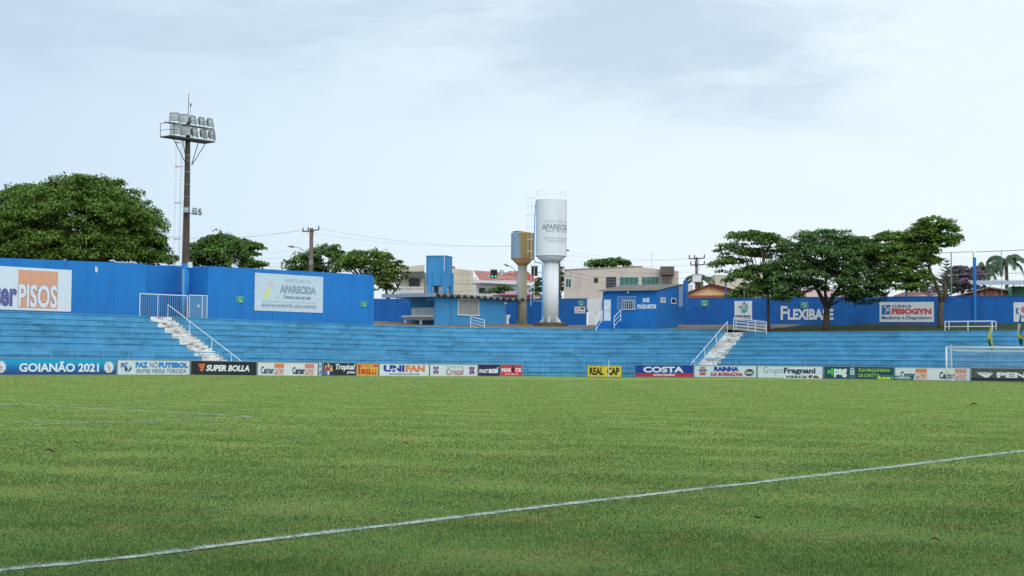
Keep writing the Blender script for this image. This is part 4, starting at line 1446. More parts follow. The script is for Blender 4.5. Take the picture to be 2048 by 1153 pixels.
MB().lathe([(.5, h_(467) + .1), (.55, h_(463)), (.3, h_(462))], 14, -.5, 0).build('hatch', M_GREYM, rt_)
for k in range(4):
    a = k * math.pi / 2 + .6
    MB().prism_y([(r_, -.3), (r_ + .35, -.3), (r_, .5)], -.03, .03).build('base_fin', M_GREYM, rt_).rotation_euler = (0, 0, a)
wt, s_, h_, R_, r_ = tower('tall white water tower lettered APARECIDA', 1101.2, 148, 645, 400, 512.5, 526.5, 31.0, 15.4, M_TANK, M_TANKC, M_TANK)
for k in range(6):
    a = k * math.pi / 3 + .3
    MB().prism_y([(r_, -.3), (r_ + .42, -.3), (r_ + .42, -.1), (r_, .55)], -.04, .04).build('base_fin', M_WHITE, wt).rotation_euler = (0, 0, a)
MB().lathe([(1.75, -.6), (1.7, -.1), (1.2, -.02)], 14).build('footing', mat('stained_concrete', lin(96, 86, 74), .95, var=.3, vscale=2.5, bump=.6, bscale=8), wt)
zr = h_(400) + .05
for z, r in ((.42, .014), (.8, .014)):
    MB().tube([(R_ * .98 * math.cos(t), R_ * .98 * math.sin(t), zr + z) for t in np.linspace(0, 2 * math.pi, 33)], r, 4, False).build('guard_rail', M_WHITE, wt)
for k in range(14):
    t = 2 * math.pi * k / 14
    MB().tube([(R_ * .98 * math.cos(t), R_ * .98 * math.sin(t), zr - .05), (R_ * .98 * math.cos(t), R_ * .98 * math.sin(t), zr + .8)], .014, 4).build('guard_post', M_WHITE, wt)
xl = (1061.5 - 1101.2) * s_
lad = MB()
for dy in (-.2, .2):
    lad.tube([(xl, dy, h_(612)), (xl, dy, h_(394))], .028, 4)
for i in range(30):
    z = h_(600) + (h_(400) - h_(600)) * i / 30
    lad.tube([(xl, -.2, z), (xl, .2, z)], .016, 3)
lad.build('ladder', M_WHITE, wt)
cg = MB()
for py in (395, 413, 430, 454, 479, 503):
    z = h_(py)
    cg.tube([(xl, -.3, z), (xl - .35, -.35, z), (xl - .5, 0, z), (xl - .35, .35, z), (xl, .3, z)], .018, 4)
    cg.tube([(xl, 0, z), (-R_ * .98, 0, z)], .025, 4)
for y in (-.33, .33):
    cg.tube([(xl - .35, y, h_(510)), (xl - .35, y, h_(394))], .012, 3)
cg.build('ladder_cage', M_WHITE, wt)
MB().tube([(xl + .3, -.1, h_(524)), (xl + .3, -.1, h_(603)), (-r_, -.1, h_(603))], .03, 4).build('access_rail', M_WHITE, wt)
pp = lambda px, py, dy=-.5: ((px - 1101.2) * s_, dy, h_(py))
MB().tube([pp(1076, 399.5), pp(1070, 402), pp(1069, 410), pp(1067.5, 440), pp(1067, 520), pp(1070, 526), pp(1082, 527.5), pp(1084, 532), pp(1084, 644)], .05, 6).build('downpipe', M_RAIL, wt)
for px in (1135, ):
    MB().box((px - 1101.2) * s_ - .15, (px - 1101.2) * s_ + .1, -.25, -.05, h_(502), h_(499.5)).build('security_camera', M_DARKM, wt)
    MB().tube([((px - 1101.2) * s_, -.15, h_(500)), (R_ * .95, -.1, h_(497))], .02, 4).build('camera_arm', M_GREYM, wt)
def wrapf(v):
    rr = R_ + .012 - v[1] * .5
    a = v[0] / R_
    return (rr * math.sin(a), -rr * math.cos(a), v[2])
def tower_text(t, a0, a1, y0, y1, rgb, bold):
    decals(wt, (a1 - a0) * R_, h_(y0) - h_(y1), [('t', rgb, t, 0, 0, 1, 1, bold)], y0=0, x0=a0 * R_, z0=h_(y1), wrap=wrapf)
tower_text('PREFEITURA DE', -.42, 1.30, 443, 447.5, (206, 210, 214), 0)
tower_text('APARECIDA', -.65, 1.50, 450.5, 461.5, (152, 156, 162), .025)
tower_text('Fazendo cada vez mais', -.40, 1.25, 461, 466.5, (186, 190, 195), .005)
tower_text('SECRETARIA DE ESPORTES,', -.52, 1.42, 476.5, 481.5, (196, 199, 204), .005)
tower_text('LAZER E JUVENTUDE', -.30, 1.12, 482.5, 487.5, (192, 196, 202), .005)

# ------------------------------------------------------------------ police post
M_POST = mat('police_blue_plaster', lin(30, 116, 190), .6, var=.05, vscale=.8, stain=lin(12, 66, 150), stain_amt=.35, sscale=.5, stretch=(2, 2, .4), bump=.12, bscale=7)
def police_post():
    c = P(1313, 650, 137.3)
    fr0 = Fr((c.x, c.y, 0), AR)
    uL = fr0.hit(1205.5, 620)[0]
    fr = Fr(fr0.sub(uL), AR)
    zb = 4.0
    W = -uL
    D = 5.0
    root = thing('police_post', 'bright blue police post with a sloping corrugated roof', 'police post', fr.sub(0, 0, zb), AR)
    Hf, Hb = fr.hit(1260, 581.5)[1] - zb, fr.hit(1260, 581.5)[1] - zb + .75
    MB().prism_x([(0, 0), (D, 0), (D, Hb - .1), (0, Hf - .1)], 0, W).build('wall', M_POST, root)
    wavy_roof(-.35, W + .12, [(-.42, Hf - .02), (D + .3, Hb + .04)], .177, .028).build('corrugated_roof', M_FIBRO, root)
    def loc(r, y=0):
        a, b, z0, z1 = fr.rect(*r, y=y)
        return a, b, z0 - zb, z1 - zb
    a, b, z0, z1 = loc((1208.5, 600, 1221.5, 642))
    d = MB().box(a, b, -.05, -.001, z0, z1).build('door', M_WHITE, root)
    MB().box(a + .05, b - .05, -.06, -.051, (z0 + z1) / 2 - .02, (z0 + z1) / 2 + .02).build('door_rail', M_GREYM, d)
    MB().lathe([(.03, 0), (.03, .06)], 8, b - .1, -.09).build('handle', M_DARKM, d).location = (0, 0, (z0 + z1) / 2 - .05)
    a, b, z0, z1 = loc((1245, 600.5, 1269.5, 619))
    w = MB().box(a, b, -.05, -.001, z1 - .07, z1).box(a - .05, b + .05, -.09, -.001, z0 - .06, z0).box(a, a + .06, -.05, -.001, z0, z1 - .07).box(b - .06, b, -.05, -.001, z0, z1 - .07).build('window', M_WHITE, root)
    MB().box(a + .06, b - .06, -.03, -.002, z0, z1 - .07).build('pane', M_GLASSD, w)
    for i in range(1, 6):
        x = a + (b - a) * i / 6
        MB().box(x - .018, x + .018, -.045, -.031, z0, z1 - .07).build('window_bar', M_WHITE, w)
    a, b, z0, z1 = loc((1237, 594, 1273.5, 620))
    g = MB()
    for i in range(15):
        x = a + (b - a) * i / 14
        g.tube([(x, -.22, z0), (x, -.22, z1)], .012, 4)
    for z in (z0, z1, (z0 + z1) / 2):
        g.tube([(a, -.22, z), (b, -.22, z)], .016 if z != (z0 + z1) / 2 else .01, 4)
    for x in (a, b):
        for z in (z0, z1):
            g.tube([(x, -.22, z), (x, 0, z)], .016, 4)
    g.build('window_cage', mat('thin_white_bars', lin(190, 200, 214), .5), root)
    a, b, z0, z1 = loc((1286, 596, 1299, 605))
    decals(root, b - a, z1 - z0, [('t', (236, 240, 244), 'BASE', 0, 0, 1, 1, .06)], x0=a, z0=z0)
    a, b, z0, z1 = loc((1275, 607, 1313, 618))
    decals(root, b - a, z1 - z0, [('t', (236, 240, 244), 'POLÍCIA MILITAR', 0, 0, 1, 1, .05)], x0=a, z0=z0)
    u, z = fr.hit(1258, 585)
    MB().lathe([(.02, .12), (.1, .1), (.13, .0)], 10, u, -.2).build('wall_lamp', M_WHITE, root).location = (0, 0, z - zb - .06)
    # side windows on the right face
    fs = Fr(fr.sub(W), AR + math.pi / 2)
    for r in ((1321, 596, 1330.5, 605), (1342, 597.5, 1351.5, 607)):
        a, b, z0, z1 = fs.rect(*r)
        z0, z1 = z0 - zb, z1 - zb
        w = MB().box(W, W + .05, a, b, z0 - .05, z0 + .03).box(W, W + .05, a, b, z1 - .05, z1 + .03).box(W, W + .05, a, a + .08, z0 + .03, z1 - .05).box(W, W + .05, b - .08, b, z0 + .03, z1 - .05).build('window', M_WHITE, root)
        MB().box(W, W + .02, a + .08, b - .08, z0 + .03, z1 - .05).build('pane', paint((176, 176, 178)) if r[0] < 1330 else M_GLASSD, w)
    MB().box(W - .02, W + .5, D + .05, D + .4, Hb - 2.1, Hb - .2).build('water_box', mat('pale_lilac', lin(176, 186, 214), .6), root)
    MB().box(W + .5, W + .75, D - .1, D + .5, Hb - 2.6, Hb + .35).build('end_pillar', M_POST, root)
    # steps and handrails
    a, b, z0, z1 = loc((1206, 643, 1226, 657))
    st = thing('entrance_steps', 'blue concrete steps up to the police post door', 'steps', fr.sub(a - .2, 0, zb), AR)
    for i in range(4):
        MB().box(0, b - a + .55, -1.5 + .32 * i, -.005, .12 + .2 * i + .002 * i, .32 + .2 * i).build('step', M_POST, st)
    for i in range(3):
        MB().box(b - a + .56, b - a + 1.35 - .25 * i, -.9, -.005, .12 + .25 * i, .36 + .25 * i).build('side_step', M_POST, st)
    return fr
FPO = police_post()
for lab, pts in (('white two bar handrail left of the police post steps', [(1205, 621.5, 138.9), (1192.5, 641, 137.6)]), ('white three bar handrail right of the police post steps', [(1241.5, 620.5, 138.6), (1228.5, 634.5, 137.2)])):
    sloped_rail('handrail', lab, pts, .95, 3, 138, group='white handrails at the police post steps')

# white ramp railings at the head of the right stairway, and the frame on the grass bank
sloped_rail('ramp_railing', 'front white five bar railing at the head of the right stairway', [(1467.5, 637, 131.6), (1510.5, 641.5, 130.6), (1533, 644.5, 130)], 1.02, 4, 131, group='white ramp railings above the right stairway')
sloped_rail('ramp_railing', 'rear white five bar railing behind the one at the stairway head', [(1472, 640, 133.4), (1496, 643, 133.0), (1530, 647, 132.4)], .92, 4, 133, group='white ramp railings above the right stairway')
fb = thing('bank_railing', 'white rectangular tube railing on the grass bank right of the leaning tree', 'railing', P(1890, 663, 124.2))
v0 = P(1890, 663, 124.2)
def loc_(px, py, Y):
    return P(px, py, Y) - v0
cs = [loc_(1890, 643.5, 124.2), loc_(1984.5, 642.5, 121.8), loc_(1992, 643.5, 124.0), loc_(1898, 644, 126.2)]
MB().tube(cs + [cs[0]], .035, 6).build('top_rail', M_WHITE, fb)
MB().tube([c - Vector((0, 0, .42)) for c in cs + [cs[0]]], .028, 6).build('rail', M_WHITE, fb)
for c in (cs[0], cs[0].lerp(cs[1], .49), cs[1], cs[2], cs[3]):
    MB().tube([c, c - Vector((0, 0, 1.1))], .038, 6).build('rail_post', M_WHITE, fb)

# ------------------------------------------------------------------ trees
def leaf_mat(name, col, transl=.25, rnd=.42):
    m = mat(name, col, .55, var=.28, vscale=.55, rnd=rnd, island=True, spec=.25, transl=transl)
    return m
L_DARK = leaf_mat('dark_green_leaves', (.120, .215, .062))
L_MID = leaf_mat('mid_green_leaves', (.128, .235, .048))
L_FRESH = leaf_mat('fresh_green_leaves', (.150, .255, .042))
L_YEL = leaf_mat('yellow_green_leaves', (.18, .25, .05))
L_PALM = leaf_mat('palm_leaves', (.10, .17, .085))
L_PURP = leaf_mat('grey_purple_flowers', (.19, .15, .17), rnd=.45)
L_PINK = leaf_mat('pink_flowers', (.36, .16, .32))
def leaves(cl, n, size, flat=.55, up=.65):
    """cl: array of clumps (x, y, z, rx, rz); n leaves in each; returns quads"""
    N = len(cl) * n
    c = np.repeat(cl, n, axis=0)
    d = rng.normal(size=(N, 3))
    d /= np.linalg.norm(d, axis=1)[:, None]
    d[:, 2] = np.where(d[:, 2] < -.25, -d[:, 2], d[:, 2])
    r = rng.uniform(0, 1, N) ** .45
    p = c[:, :3] + d * r[:, None] * np.stack([c[:, 3], c[:, 3], c[:, 4]], 1)
    nrm = d * .55 + rng.normal(size=(N, 3)) * .5
    nrm[:, 2] += up
    nrm /= np.linalg.norm(nrm, axis=1)[:, None]
    t = np.cross(nrm, rng.normal(size=(N, 3)))
    t /= np.linalg.norm(t, axis=1)[:, None]
    b = np.cross(nrm, t)
    L = size * rng.uniform(.6, 1.35, N)[:, None]
    w = L * flat * .5
    droop = np.array([0, 0, -.18]) * L
    q = np.empty((N, 4, 3))
    q[:, 0] = p - t * L * .5
    q[:, 1] = p + b * w + nrm * w * .2
    q[:, 2] = p + t * L * .5 + droop
    q[:, 3] = p - b * w + nrm * w * .2
    return q.reshape(-1, 3)
def tree(name, label, base, fork, tr, ells, lm, dens=1.0, size=.34, per=46, crz=.5, limbs=16, cat='tree', group=None, cr=1.0, bend=0.0, trunks=None, hollow=.35):
    """base/fork world points, ells: list of (centre, rx, ry, rz) ellipsoids whose shells carry the leaf clumps"""
    base = Vector(base)
    root = thing(name, label, cat, base, 0, group)
    cl = []
    for (c, rx, ry, rz) in ells:
        c = Vector(c) - base
        area = 4 * math.pi * ((rx * ry) ** 1.6 / 3 + (rx * rz) ** 1.6 / 3 + (ry * rz) ** 1.6 / 3) ** (1 / 1.6)
        n = max(5, int(area * .62 * dens / cr ** 2))
        for i in range(n):
            d = Vector(rng.normal(size=3)).normalized()
            if d.z < -.35 and random.random() < .75:
                d.z = -d.z
            f = hollow + (1 - hollow) * random.random() ** .5
            f *= random.uniform(.93, 1.06)
            s = random.uniform(.62, 1.15) * cr
            cl.append((c.x + d.x * rx * f, c.y + d.y * ry * f, c.z + d.z * rz * f, s, s * crz * random.uniform(.7, 1.2)))
    cl = np.array(cl)
    np_mesh('crown', leaves(cl, per, size), 4, lm, root)
    mb = MB()
    fk = Vector(fork) - base
    mid = fk * .5 + Vector((bend, 0, 0))
    mb.tube([(0, 0, -.3), (mid * .35) + Vector((0, 0, .02)), mid, fk], [tr * 1.35, tr * 1.02, tr * .9, tr * .8], 10)
    for t2 in (trunks or []):
        mb.tube([Vector(q) - base for q in t2[0]], t2[1], 8)
    pick = rng.choice(len(cl), min(limbs, len(cl)), replace=False)
    for i in pick:
        e = Vector(cl[i, :3])
        st = fk if not trunks else min([fk] + [Vector(t2[0][-1]) - base for t2 in trunks], key=lambda q: (q - e).length)
        m = st.lerp(e, .5) + Vector((random.uniform(-.5, .5), random.uniform(-.5, .5), -.12 * (e - st).length + random.uniform(-.2, .4)))
        pts = [st, st.lerp(m, .55) + Vector((0, 0, .05)), m.lerp(e, .35), e]
        mb.tube(pts, [tr * .48, tr * .34, tr * .22, tr * .07], 6)
    mb.build('trunk', M_BARK, root, True)
    return root
def E(px, py, rpx, rpy, Y, dY=0.0, ry=None):
    c = P(px, py, Y + dY)
    k = Y / FPX
    return (c, rpx * k, (ry if ry else rpx * k * .9), rpy * k)
G_BIG = None
Y = 127
tree('spreading_tree', 'huge domed green tree behind the wall with the orange banner', P(150, 560, Y) - Vector((0, 0, 2)), P(150, 505, Y), .55,
     [E(160, 440, 148, 84, Y), E(30, 452, 95, 85, Y, 2), E(255, 475, 78, 62, Y, -1), E(165, 405, 85, 48, Y), E(100, 495, 80, 34, Y, -4, 4), E(195, 500, 74, 30, Y, -5, 3), E(290, 500, 44, 30, Y, -2, 3), E(10, 495, 70, 36, Y, -3, 3), E(150, 450, 110, 50, Y, -4, 3),
      E(240, 450, 60, 40, Y, -4, 3), E(60, 450, 60, 40, Y, -4, 3), E(155, 512, 26, 9, 120.5, 0, 1.2), E(255, 512, 40, 14, Y, -4, 2), E(60, 520, 60, 16, Y, -5, 3), E(140, 520, 50, 14, Y, -6, 2), E(215, 520, 50, 13, Y, -6, 2), E(295, 520, 40, 12, Y, -3, 2), E(0, 518, 50, 16, Y, -4, 3)],
     L_FRESH, dens=1.15, size=.28, per=74, limbs=70, cr=.8, hollow=.5, crz=.85)
Y = 135
tree('round_tree', 'dense round green tree just right of the floodlight pole', P(440, 570, Y), P(440, 530, Y), .3, [E(438, 517, 58, 42, Y), E(420, 530, 40, 30, Y, -2)], L_MID, dens=1.5, size=.3, per=60, limbs=6, cr=.7, hollow=.8, crz=.9)
tree('layered_tree', 'flat layered tree behind the round tree right of the floodlight pole', P(480, 570, 142), P(480, 535, 142), .2, [E(480, 487, 24, 8, 142), E(500, 495, 28, 8, 142), E(495, 512, 26, 9, 142), E(505, 531, 28, 7, 142)], L_MID, dens=1.6, size=.3, per=40, limbs=12, cr=.6)
tree('young_tree', 'small thin tree showing above the wall left of the floodlight pole', P(347, 560, 135), P(347, 538, 135), .05, [E(345, 519, 12, 9, 135), E(338, 526, 10, 5, 135)], L_MID, dens=.9, size=.22, per=26, limbs=8, cr=.35)
tree('street_tree', 'wide street tree behind the utility pole above the tall wall', P(640, 590, 178), P(640, 560, 178), .3, [E(655, 528, 48, 34, 178), E(607, 535, 34, 26, 178), E(620, 548, 46, 16, 178)], L_MID, dens=1.1, size=.38, per=46, limbs=10, cr=.9, hollow=.6, crz=.7)
tree('street_tree', 'rounded mid green street tree above the rounded wall end', P(735, 600, 174), P(735, 570, 174), .3, [E(735, 533, 50, 32, 174), E(705, 540, 36, 24, 174), E(760, 560, 34, 26, 174)], L_FRESH, dens=1.1, size=.38, per=46, limbs=12, cr=.9, hollow=.6, crz=.7)
tree('street_tree', 'yellow green slender tree between the rounded wall end and the kiosk', P(775, 600, 170), P(772, 578, 170), .16, [E(785, 560, 24, 30, 170), E(775, 520, 14, 12, 170), E(802, 545, 14, 14, 170), E(762, 575, 22, 22, 170), E(795, 530, 9, 9, 170)], L_YEL, dens=.9, size=.34, per=34, limbs=22, cr=.65, hollow=.3,
     trunks=[([P(775, 600, 170), P(785, 588, 170), P(796, 576, 170)], [.13, .1, .07])])
tree('roof_tree', 'green treetop rising behind the flat roof of the beige building', P(1215, 575, 205), P(1215, 550, 205), .3, [E(1200, 532, 26, 10, 205), E(1232, 530, 28, 11, 205), E(1216, 529, 26, 9, 205)], L_MID, dens=1.4, size=.4, per=44, limbs=8, cr=.9)
Y = 134
TG = 'spreading trees on the grass bank'
tree('spreading_tree', 'left spreading tree on a thin trunk beside the white ramp railing', P(1537, 660, Y), P(1536, 588, Y), .15,
     [E(1505, 478, 50, 15, Y), E(1540, 487, 34, 14, Y), E(1470, 505, 36, 17, Y), E(1462, 532, 40, 15, Y), E(1485, 560, 36, 18, Y, -1), E(1530, 510, 40, 13, Y, 1), E(1520, 545, 40, 14, Y, -1), E(1545, 575, 30, 15, Y, -1)],
     L_MID, dens=1.05, size=.25, per=58, limbs=44, cr=.72, group=TG, hollow=.4)
Y = 133
tree('spreading_tree', 'broad spreading tree with a thick forked trunk in front of FLEXIBASE', P(1652, 657.5, Y), P(1654, 612, Y), .32,
     [E(1650, 482, 66, 20, Y), E(1600, 500, 50, 20, Y), E(1705, 495, 55, 22, Y), E(1660, 515, 100, 22, Y), E(1590, 540, 52, 24, Y, -1), E(1700, 545, 70, 30, Y, -1), E(1640, 545, 60, 20, Y, 1), E(1740, 530, 40, 32, Y), E(1575, 570, 32, 22, Y, -1), E(1725, 580, 50, 24, Y, -2), E(1612, 578, 44, 16, Y, -1), E(1565, 585, 34, 16, Y, -2), E(1690, 572, 40, 18, Y, -2.5, 1.5), E(1622, 556, 44, 14, Y, -3, 1.5), E(1575, 597, 36, 12, Y, -1.5, 2), E(1733, 598, 38, 14, Y, -1.5, 2), E(1548, 562, 28, 16, Y, -1, 2), E(1705, 590, 30, 10, Y, -2, 2)],
     L_DARK, dens=1.05, size=.25, per=58, limbs=44, cr=.75, group=TG, hollow=.35,
     trunks=[([P(1654, 618, Y), P(1640, 590, Y), P(1625, 560, Y), P(1612, 535, Y)], [.22, .18, .14, .09]), ([P(1655, 616, Y), P(1668, 590, Y), P(1690, 560, Y), P(1712, 530, Y)], [.21, .17, .13, .09]), ([P(1653, 612, Y), P(1650, 580, Y), P(1654, 540, Y)], [.17, .13, .09])])
Y = 131.5
tree('spreading_tree', 'right spreading tree on a leaning trunk with a layered crown', P(1881, 657, Y), P(1883, 604, Y), .27,
     [E(1862, 450, 40, 13, Y), E(1895, 460, 32, 14, Y), E(1840, 468, 40, 14, Y), E(1885, 480, 36, 14, Y), E(1795, 480, 50, 13, Y), E(1770, 500, 46, 14, Y, -1), E(1830, 500, 50, 12, Y), E(1790, 525, 52, 14, Y, -1), E(1800, 550, 56, 16, Y, -1), E(1835, 565, 34, 16, Y, -1), E(1775, 568, 40, 18, Y, -1), E(1815, 580, 34, 11, Y, -2), E(1868, 520, 18, 10, Y), E(1850, 484, 46, 13, Y), E(1872, 498, 30, 11, Y), E(1842, 528, 40, 12, Y), E(1815, 512, 50, 12, Y), E(1892, 486, 30, 11, Y)],
     L_FRESH, dens=1.0, size=.25, per=56, limbs=46, cr=.68, group=TG, hollow=.4, bend=-.1,
     trunks=[([P(1882, 606, Y), P(1879, 586, Y), P(1869, 562, Y), P(1858, 537, Y), P(1862, 508, Y), P(1872, 482, Y)], [.2, .17, .15, .12, .09, .06]),
             ([P(1884, 606, Y), P(1891, 586, Y), P(1888, 569, Y), P(1872, 557, Y), P(1850, 546, Y), P(1822, 536, Y)], [.18, .16, .14, .13, .1, .06]), ([P(1870, 563, Y), P(1852, 556, Y), P(1832, 552, Y)], [.12, .1, .06])])
tree('bush', 'bright green shrub showing above the wall beside the thin trunk', P(1500, 602, 156), P(1500, 596, 156), .1, [E(1498, 590, 34, 16, 156), E(1520, 582, 22, 14, 156), E(1470, 598, 22, 8, 156)], L_FRESH, dens=1.3, size=.3, per=44, limbs=6, cr=.6, cat='shrub', crz=.8)
tree('bougainvillea', 'large grey purple flowering tree beyond the wall at the right', P(1925, 600, 168), P(1925, 580, 168), .25, [E(1925, 560, 40, 28, 168), E(1905, 575, 30, 22, 168), E(1945, 575, 28, 24, 168)], L_PURP, dens=.9, size=.30, per=40, limbs=22, cr=.6, hollow=.3)
tree('bougainvillea', 'small pink flowering shrub behind the blue fence post', P(1955, 600, 165), P(1955, 580, 165), .1, [E(1955, 550, 11, 12, 165), E(1932, 563, 12, 6, 165)], L_PINK, dens=.9, size=.25, per=26, limbs=6, cr=.45, cat='shrub')
tree('bougainvillea', 'low grey purple flowering shrub left of the leaning trunk', P(1860, 602, 165), P(1860, 592, 165), .1, [E(1858, 585, 22, 14, 165)], L_PURP, dens=1.0, size=.28, per=36, limbs=10, cr=.55, cat='shrub')
tree('garden_bush', 'dark little bush in front of the white house with the red roof', P(1005, 600, 186), P(1005, 592, 186), .06, [E(1008, 580, 18, 9, 186), E(985, 585, 14, 6, 186)], L_DARK, dens=1.2, size=.3, per=34, limbs=8, cr=.55, cat='shrub')
tree('garden_tree', 'dark conifer like bush left of the white water tower column', P(1077, 600, 196), P(1077, 580, 196), .08, [E(1077, 575, 8, 14, 196), E(1074, 583, 11, 8, 196), E(1079, 563, 4, 8, 196)], L_DARK, dens=1.6, size=.3, per=34, limbs=6, cr=.5)
tree('garden_tree', 'dark leafy creeper column right of the white water tower', P(1121, 602, 192), P(1121, 590, 192), .1, [E(1121, 575, 7, 26, 192), E(1120, 545, 4, 16, 192)], L_DARK, dens=1.6, size=.3, per=34, limbs=4, cr=.5)

def palm(label, px, pyb, pyt, Y, n, L, lm=L_PALM, seed=1, group='feather palms beyond the wall'):
    r_ = random.Random(seed)
    b, t = P(px, pyb, Y), P(px, pyt, Y)
    root = thing('palm_tree', label, 'palm tree', b, 0, group)
    h = t.z - b.z
    MB().tube([(0, 0, -.5), (.05, 0, h * .5), (0, 0, h)], [.24, .2, .17], 9).build('trunk', mat('palm_trunk', lin(112, 88, 78), .9, var=.2, vscale=4), root, True)
    for i in range(n):
        a = 2 * math.pi * i / n + r_.uniform(-.2, .2)
        el = r_.uniform(.1, 1.25)
        Lk = L * r_.uniform(.8, 1.1)
        pts = []
        x, z, e = 0.0, h, el
        m = 12
        for k in range(m + 1):
            pts.append(Vector((math.cos(a) * x, math.sin(a) * x, z)))
            x += math.cos(e) * Lk / m
            z += math.sin(e) * Lk / m
            e -= (1.7 + .5 * el) / m * (1 + .4 * k / m)
        mb = MB().tube(pts, [.035 * (1 - k / m) + .008 for k in range(m + 1)], 4)
        side = Vector((-math.sin(a), math.cos(a), 0))
        for k in range(2, m * 3):
            f = k / 3
            j = min(int(f), m - 1)
            c = pts[j].lerp(pts[j + 1], f - j)
            d = (pts[j + 1] - pts[j]).normalized()
            ll = Lk * .24 * math.sin(math.pi * min(max(f / m, .12), .93)) ** .6
            for sg in (-1, 1):
                tip = c + side * sg * ll * r_.uniform(.45, .75) + d * ll * .35 - Vector((0, 0, ll * r_.uniform(.45, .9)))
                mb.add([c - d * .10, c + d * .10, tip], [(0, 1, 2)])
        mb.build('frond', lm, root)
    return root
palm('tall feather palm rising above the metal roof at the far right', 2013, 600, 524, 176, 17, 3.3, seed=4)
palm('lower feather palm behind the blue fence post', 1968, 600, 538, 182, 14, 2.9, seed=9)
palm('dark palm behind the transformer pole', 1398, 600, 560, 190, 13, 2.6, seed=11)
def pine(px, pyb, pyt, Y):
    b, t = P(px, pyb, Y), P(px, pyt, Y)
    h = t.z - b.z
    root = thing('norfolk_pine', 'slim tiered pine beside the leaning tree trunk', 'pine tree', b)
    MB().tube([(0, 0, -.4), (0, 0, h)], [.12, .02], 6).build('trunk', M_BARK, root)
    mb = MB()
    n = 11
    for i in range(n):
        f = i / n
        z = h * (.12 + .86 * f)
        r = 1.5 * (1 - f) ** .8 + .12
        for k in range(5):
            a = 2 * math.pi * k / 5 + i * .5
            d = Vector((math.cos(a), math.sin(a), .35))
            s = Vector((-math.sin(a), math.cos(a), 0))
            p0 = Vector((0, 0, z))
            for q in range(7):
                c = p0 + d * r * q / 7
                w = .085 * (1.1 - q / 8)
                mb.add([c - s * w, c + s * w, c + d * r * .3 + Vector((0, 0, .1))], [(0, 1, 2)])
                mb.add([c - Vector((0, 0, w)), c + Vector((0, 0, w)), c + d * r * .28], [(0, 1, 2)])
    mb.build('crown', L_DARK, root)
pine(1894, 602, 516, 158)

# ------------------------------------------------------------------ houses beyond the wall
def house(name, label, px, pyb, Y, ang, group='houses beyond the stadium wall'):
    o = P(px, pyb, Y)
    root = thing(name, label, 'house', o, math.radians(ang), group)
    return root, Fr((o.x, o.y, o.z), math.radians(ang))
def window(root, fr, rect, frame, pane, y=0.0, bars=0, vb=0, fw=.06, proud=.05):
    a, b, z0, z1 = fr.rect(*rect, y=y)
    w = MB().box(a, b, y - proud, y - .002, z1 - fw, z1).box(a, b, y - proud, y - .002, z0, z0 + fw).box(a, a + fw, y - proud, y - .002, z0 + fw, z1 - fw).box(b - fw, b, y - proud, y - .002, z0 + fw, z1 - fw).build('window', frame, root)
    n = max(1, bars)
    for i in range(n):
        x0, x1 = a + fw + (b - a - 2 * fw) * i / n, a + fw + (b - a - 2 * fw) * (i + 1) / n
        MB().box(x0 + .015, x1 - .015, y - .03, y - .004, z0 + fw, z1 - fw).build('pane', pane, w)
        if i:
            MB().box(x0 - .015, x0 + .015, y - .045, y - .004, z0 + fw, z1 - fw).build('mullion', frame, w)
    for i in range(1, vb + 1):
        z = z0 + (z1 - z0) * i / (vb + 1)
        MB().box(a + fw, b - fw, y - .06, y - .031, z - .02, z + .02).build('window_bar', frame, w)
    return w
M_BEIGE = mat('beige_render', lin(216, 202, 190), .85, var=.05, vscale=.6, stain=lin(120, 106, 96), stain_amt=.55, sscale=.4, stretch=(1, 1, .35), bump=.15, bscale=5)
M_CREAM = mat('cream_render', lin(216, 208, 186), .85, var=.05, vscale=.6, stain=lin(150, 138, 118), stain_amt=.5, sscale=.4, stretch=(1, 1, .4))
M_WHITEW = mat('white_render', lin(228, 230, 234), .85, var=.04, vscale=.6, stain=lin(160, 160, 164), stain_amt=.4, sscale=.5)
M_YELL = mat('pale_yellow_render', lin(240, 214, 158), .85, var=.05, vscale=.8, stain=lin(180, 150, 110), stain_amt=.4)
M_WOOD = mat('dark_wood', lin(96, 62, 50), .8, var=.2, vscale=3)
# beige two storey building
rb, fb_ = house('beige_building', 'beige flat roofed two storey building left of the transformer pole', 1128, 604, 185, -6)
ux, _ = fb_.hit(1284, 570)
ue, _ = fb_.hit(1357, 570)
zt0, zt1, zt2 = fb_.hit(1128, 541)[1], fb_.hit(1284, 534)[1], fb_.hit(1350, 541)[1]
MB().prism_y([(0, -1), (ux, -1), (ux, zt1), (0, zt0)], 0, 9).build('wall', M_BEIGE, rb)
MB().prism_y([(ux + .003, -1), (ue, -1), (ue, zt2 - .1), (ux + .003, zt1 - .05)], .12, 8).build('side_wall', M_BEIGE, rb)
MB().prism_y([(-.08, zt0), (ux, zt1), (ux, zt1 + .12), (-.08, zt0 + .12)], -.06, .3).build('coping', mat('dirty_coping', lin(168, 152, 140), .9, var=.3, vscale=2), rb)
window(rb, fb_, (1131, 557.5, 1143, 576), M_WHITEW, M_GLASSG, bars=2)
window(rb, fb_, (1188, 556, 1196, 566), M_DARKM, M_GLASSD, vb=3)
window(rb, fb_, (1212, 554, 1232.5, 576.5), mat('grey_window_bars', lin(130, 132, 138), .5), M_GLASSD, bars=4, vb=3)
window(rb, fb_, (1239, 554, 1277, 577), mat('pale_mullion', lin(196, 204, 200), .4), M_GLASSG, bars=4)
window(rb, fb_, (1283, 553.5, 1319, 571), mat('pale_mullion', lin(196, 204, 200), .4), M_GLASSG, y=.12, bars=4)
a, b, z0, z1 = fb_.rect(1239, 571.5, 1316, 577, y=-.1)
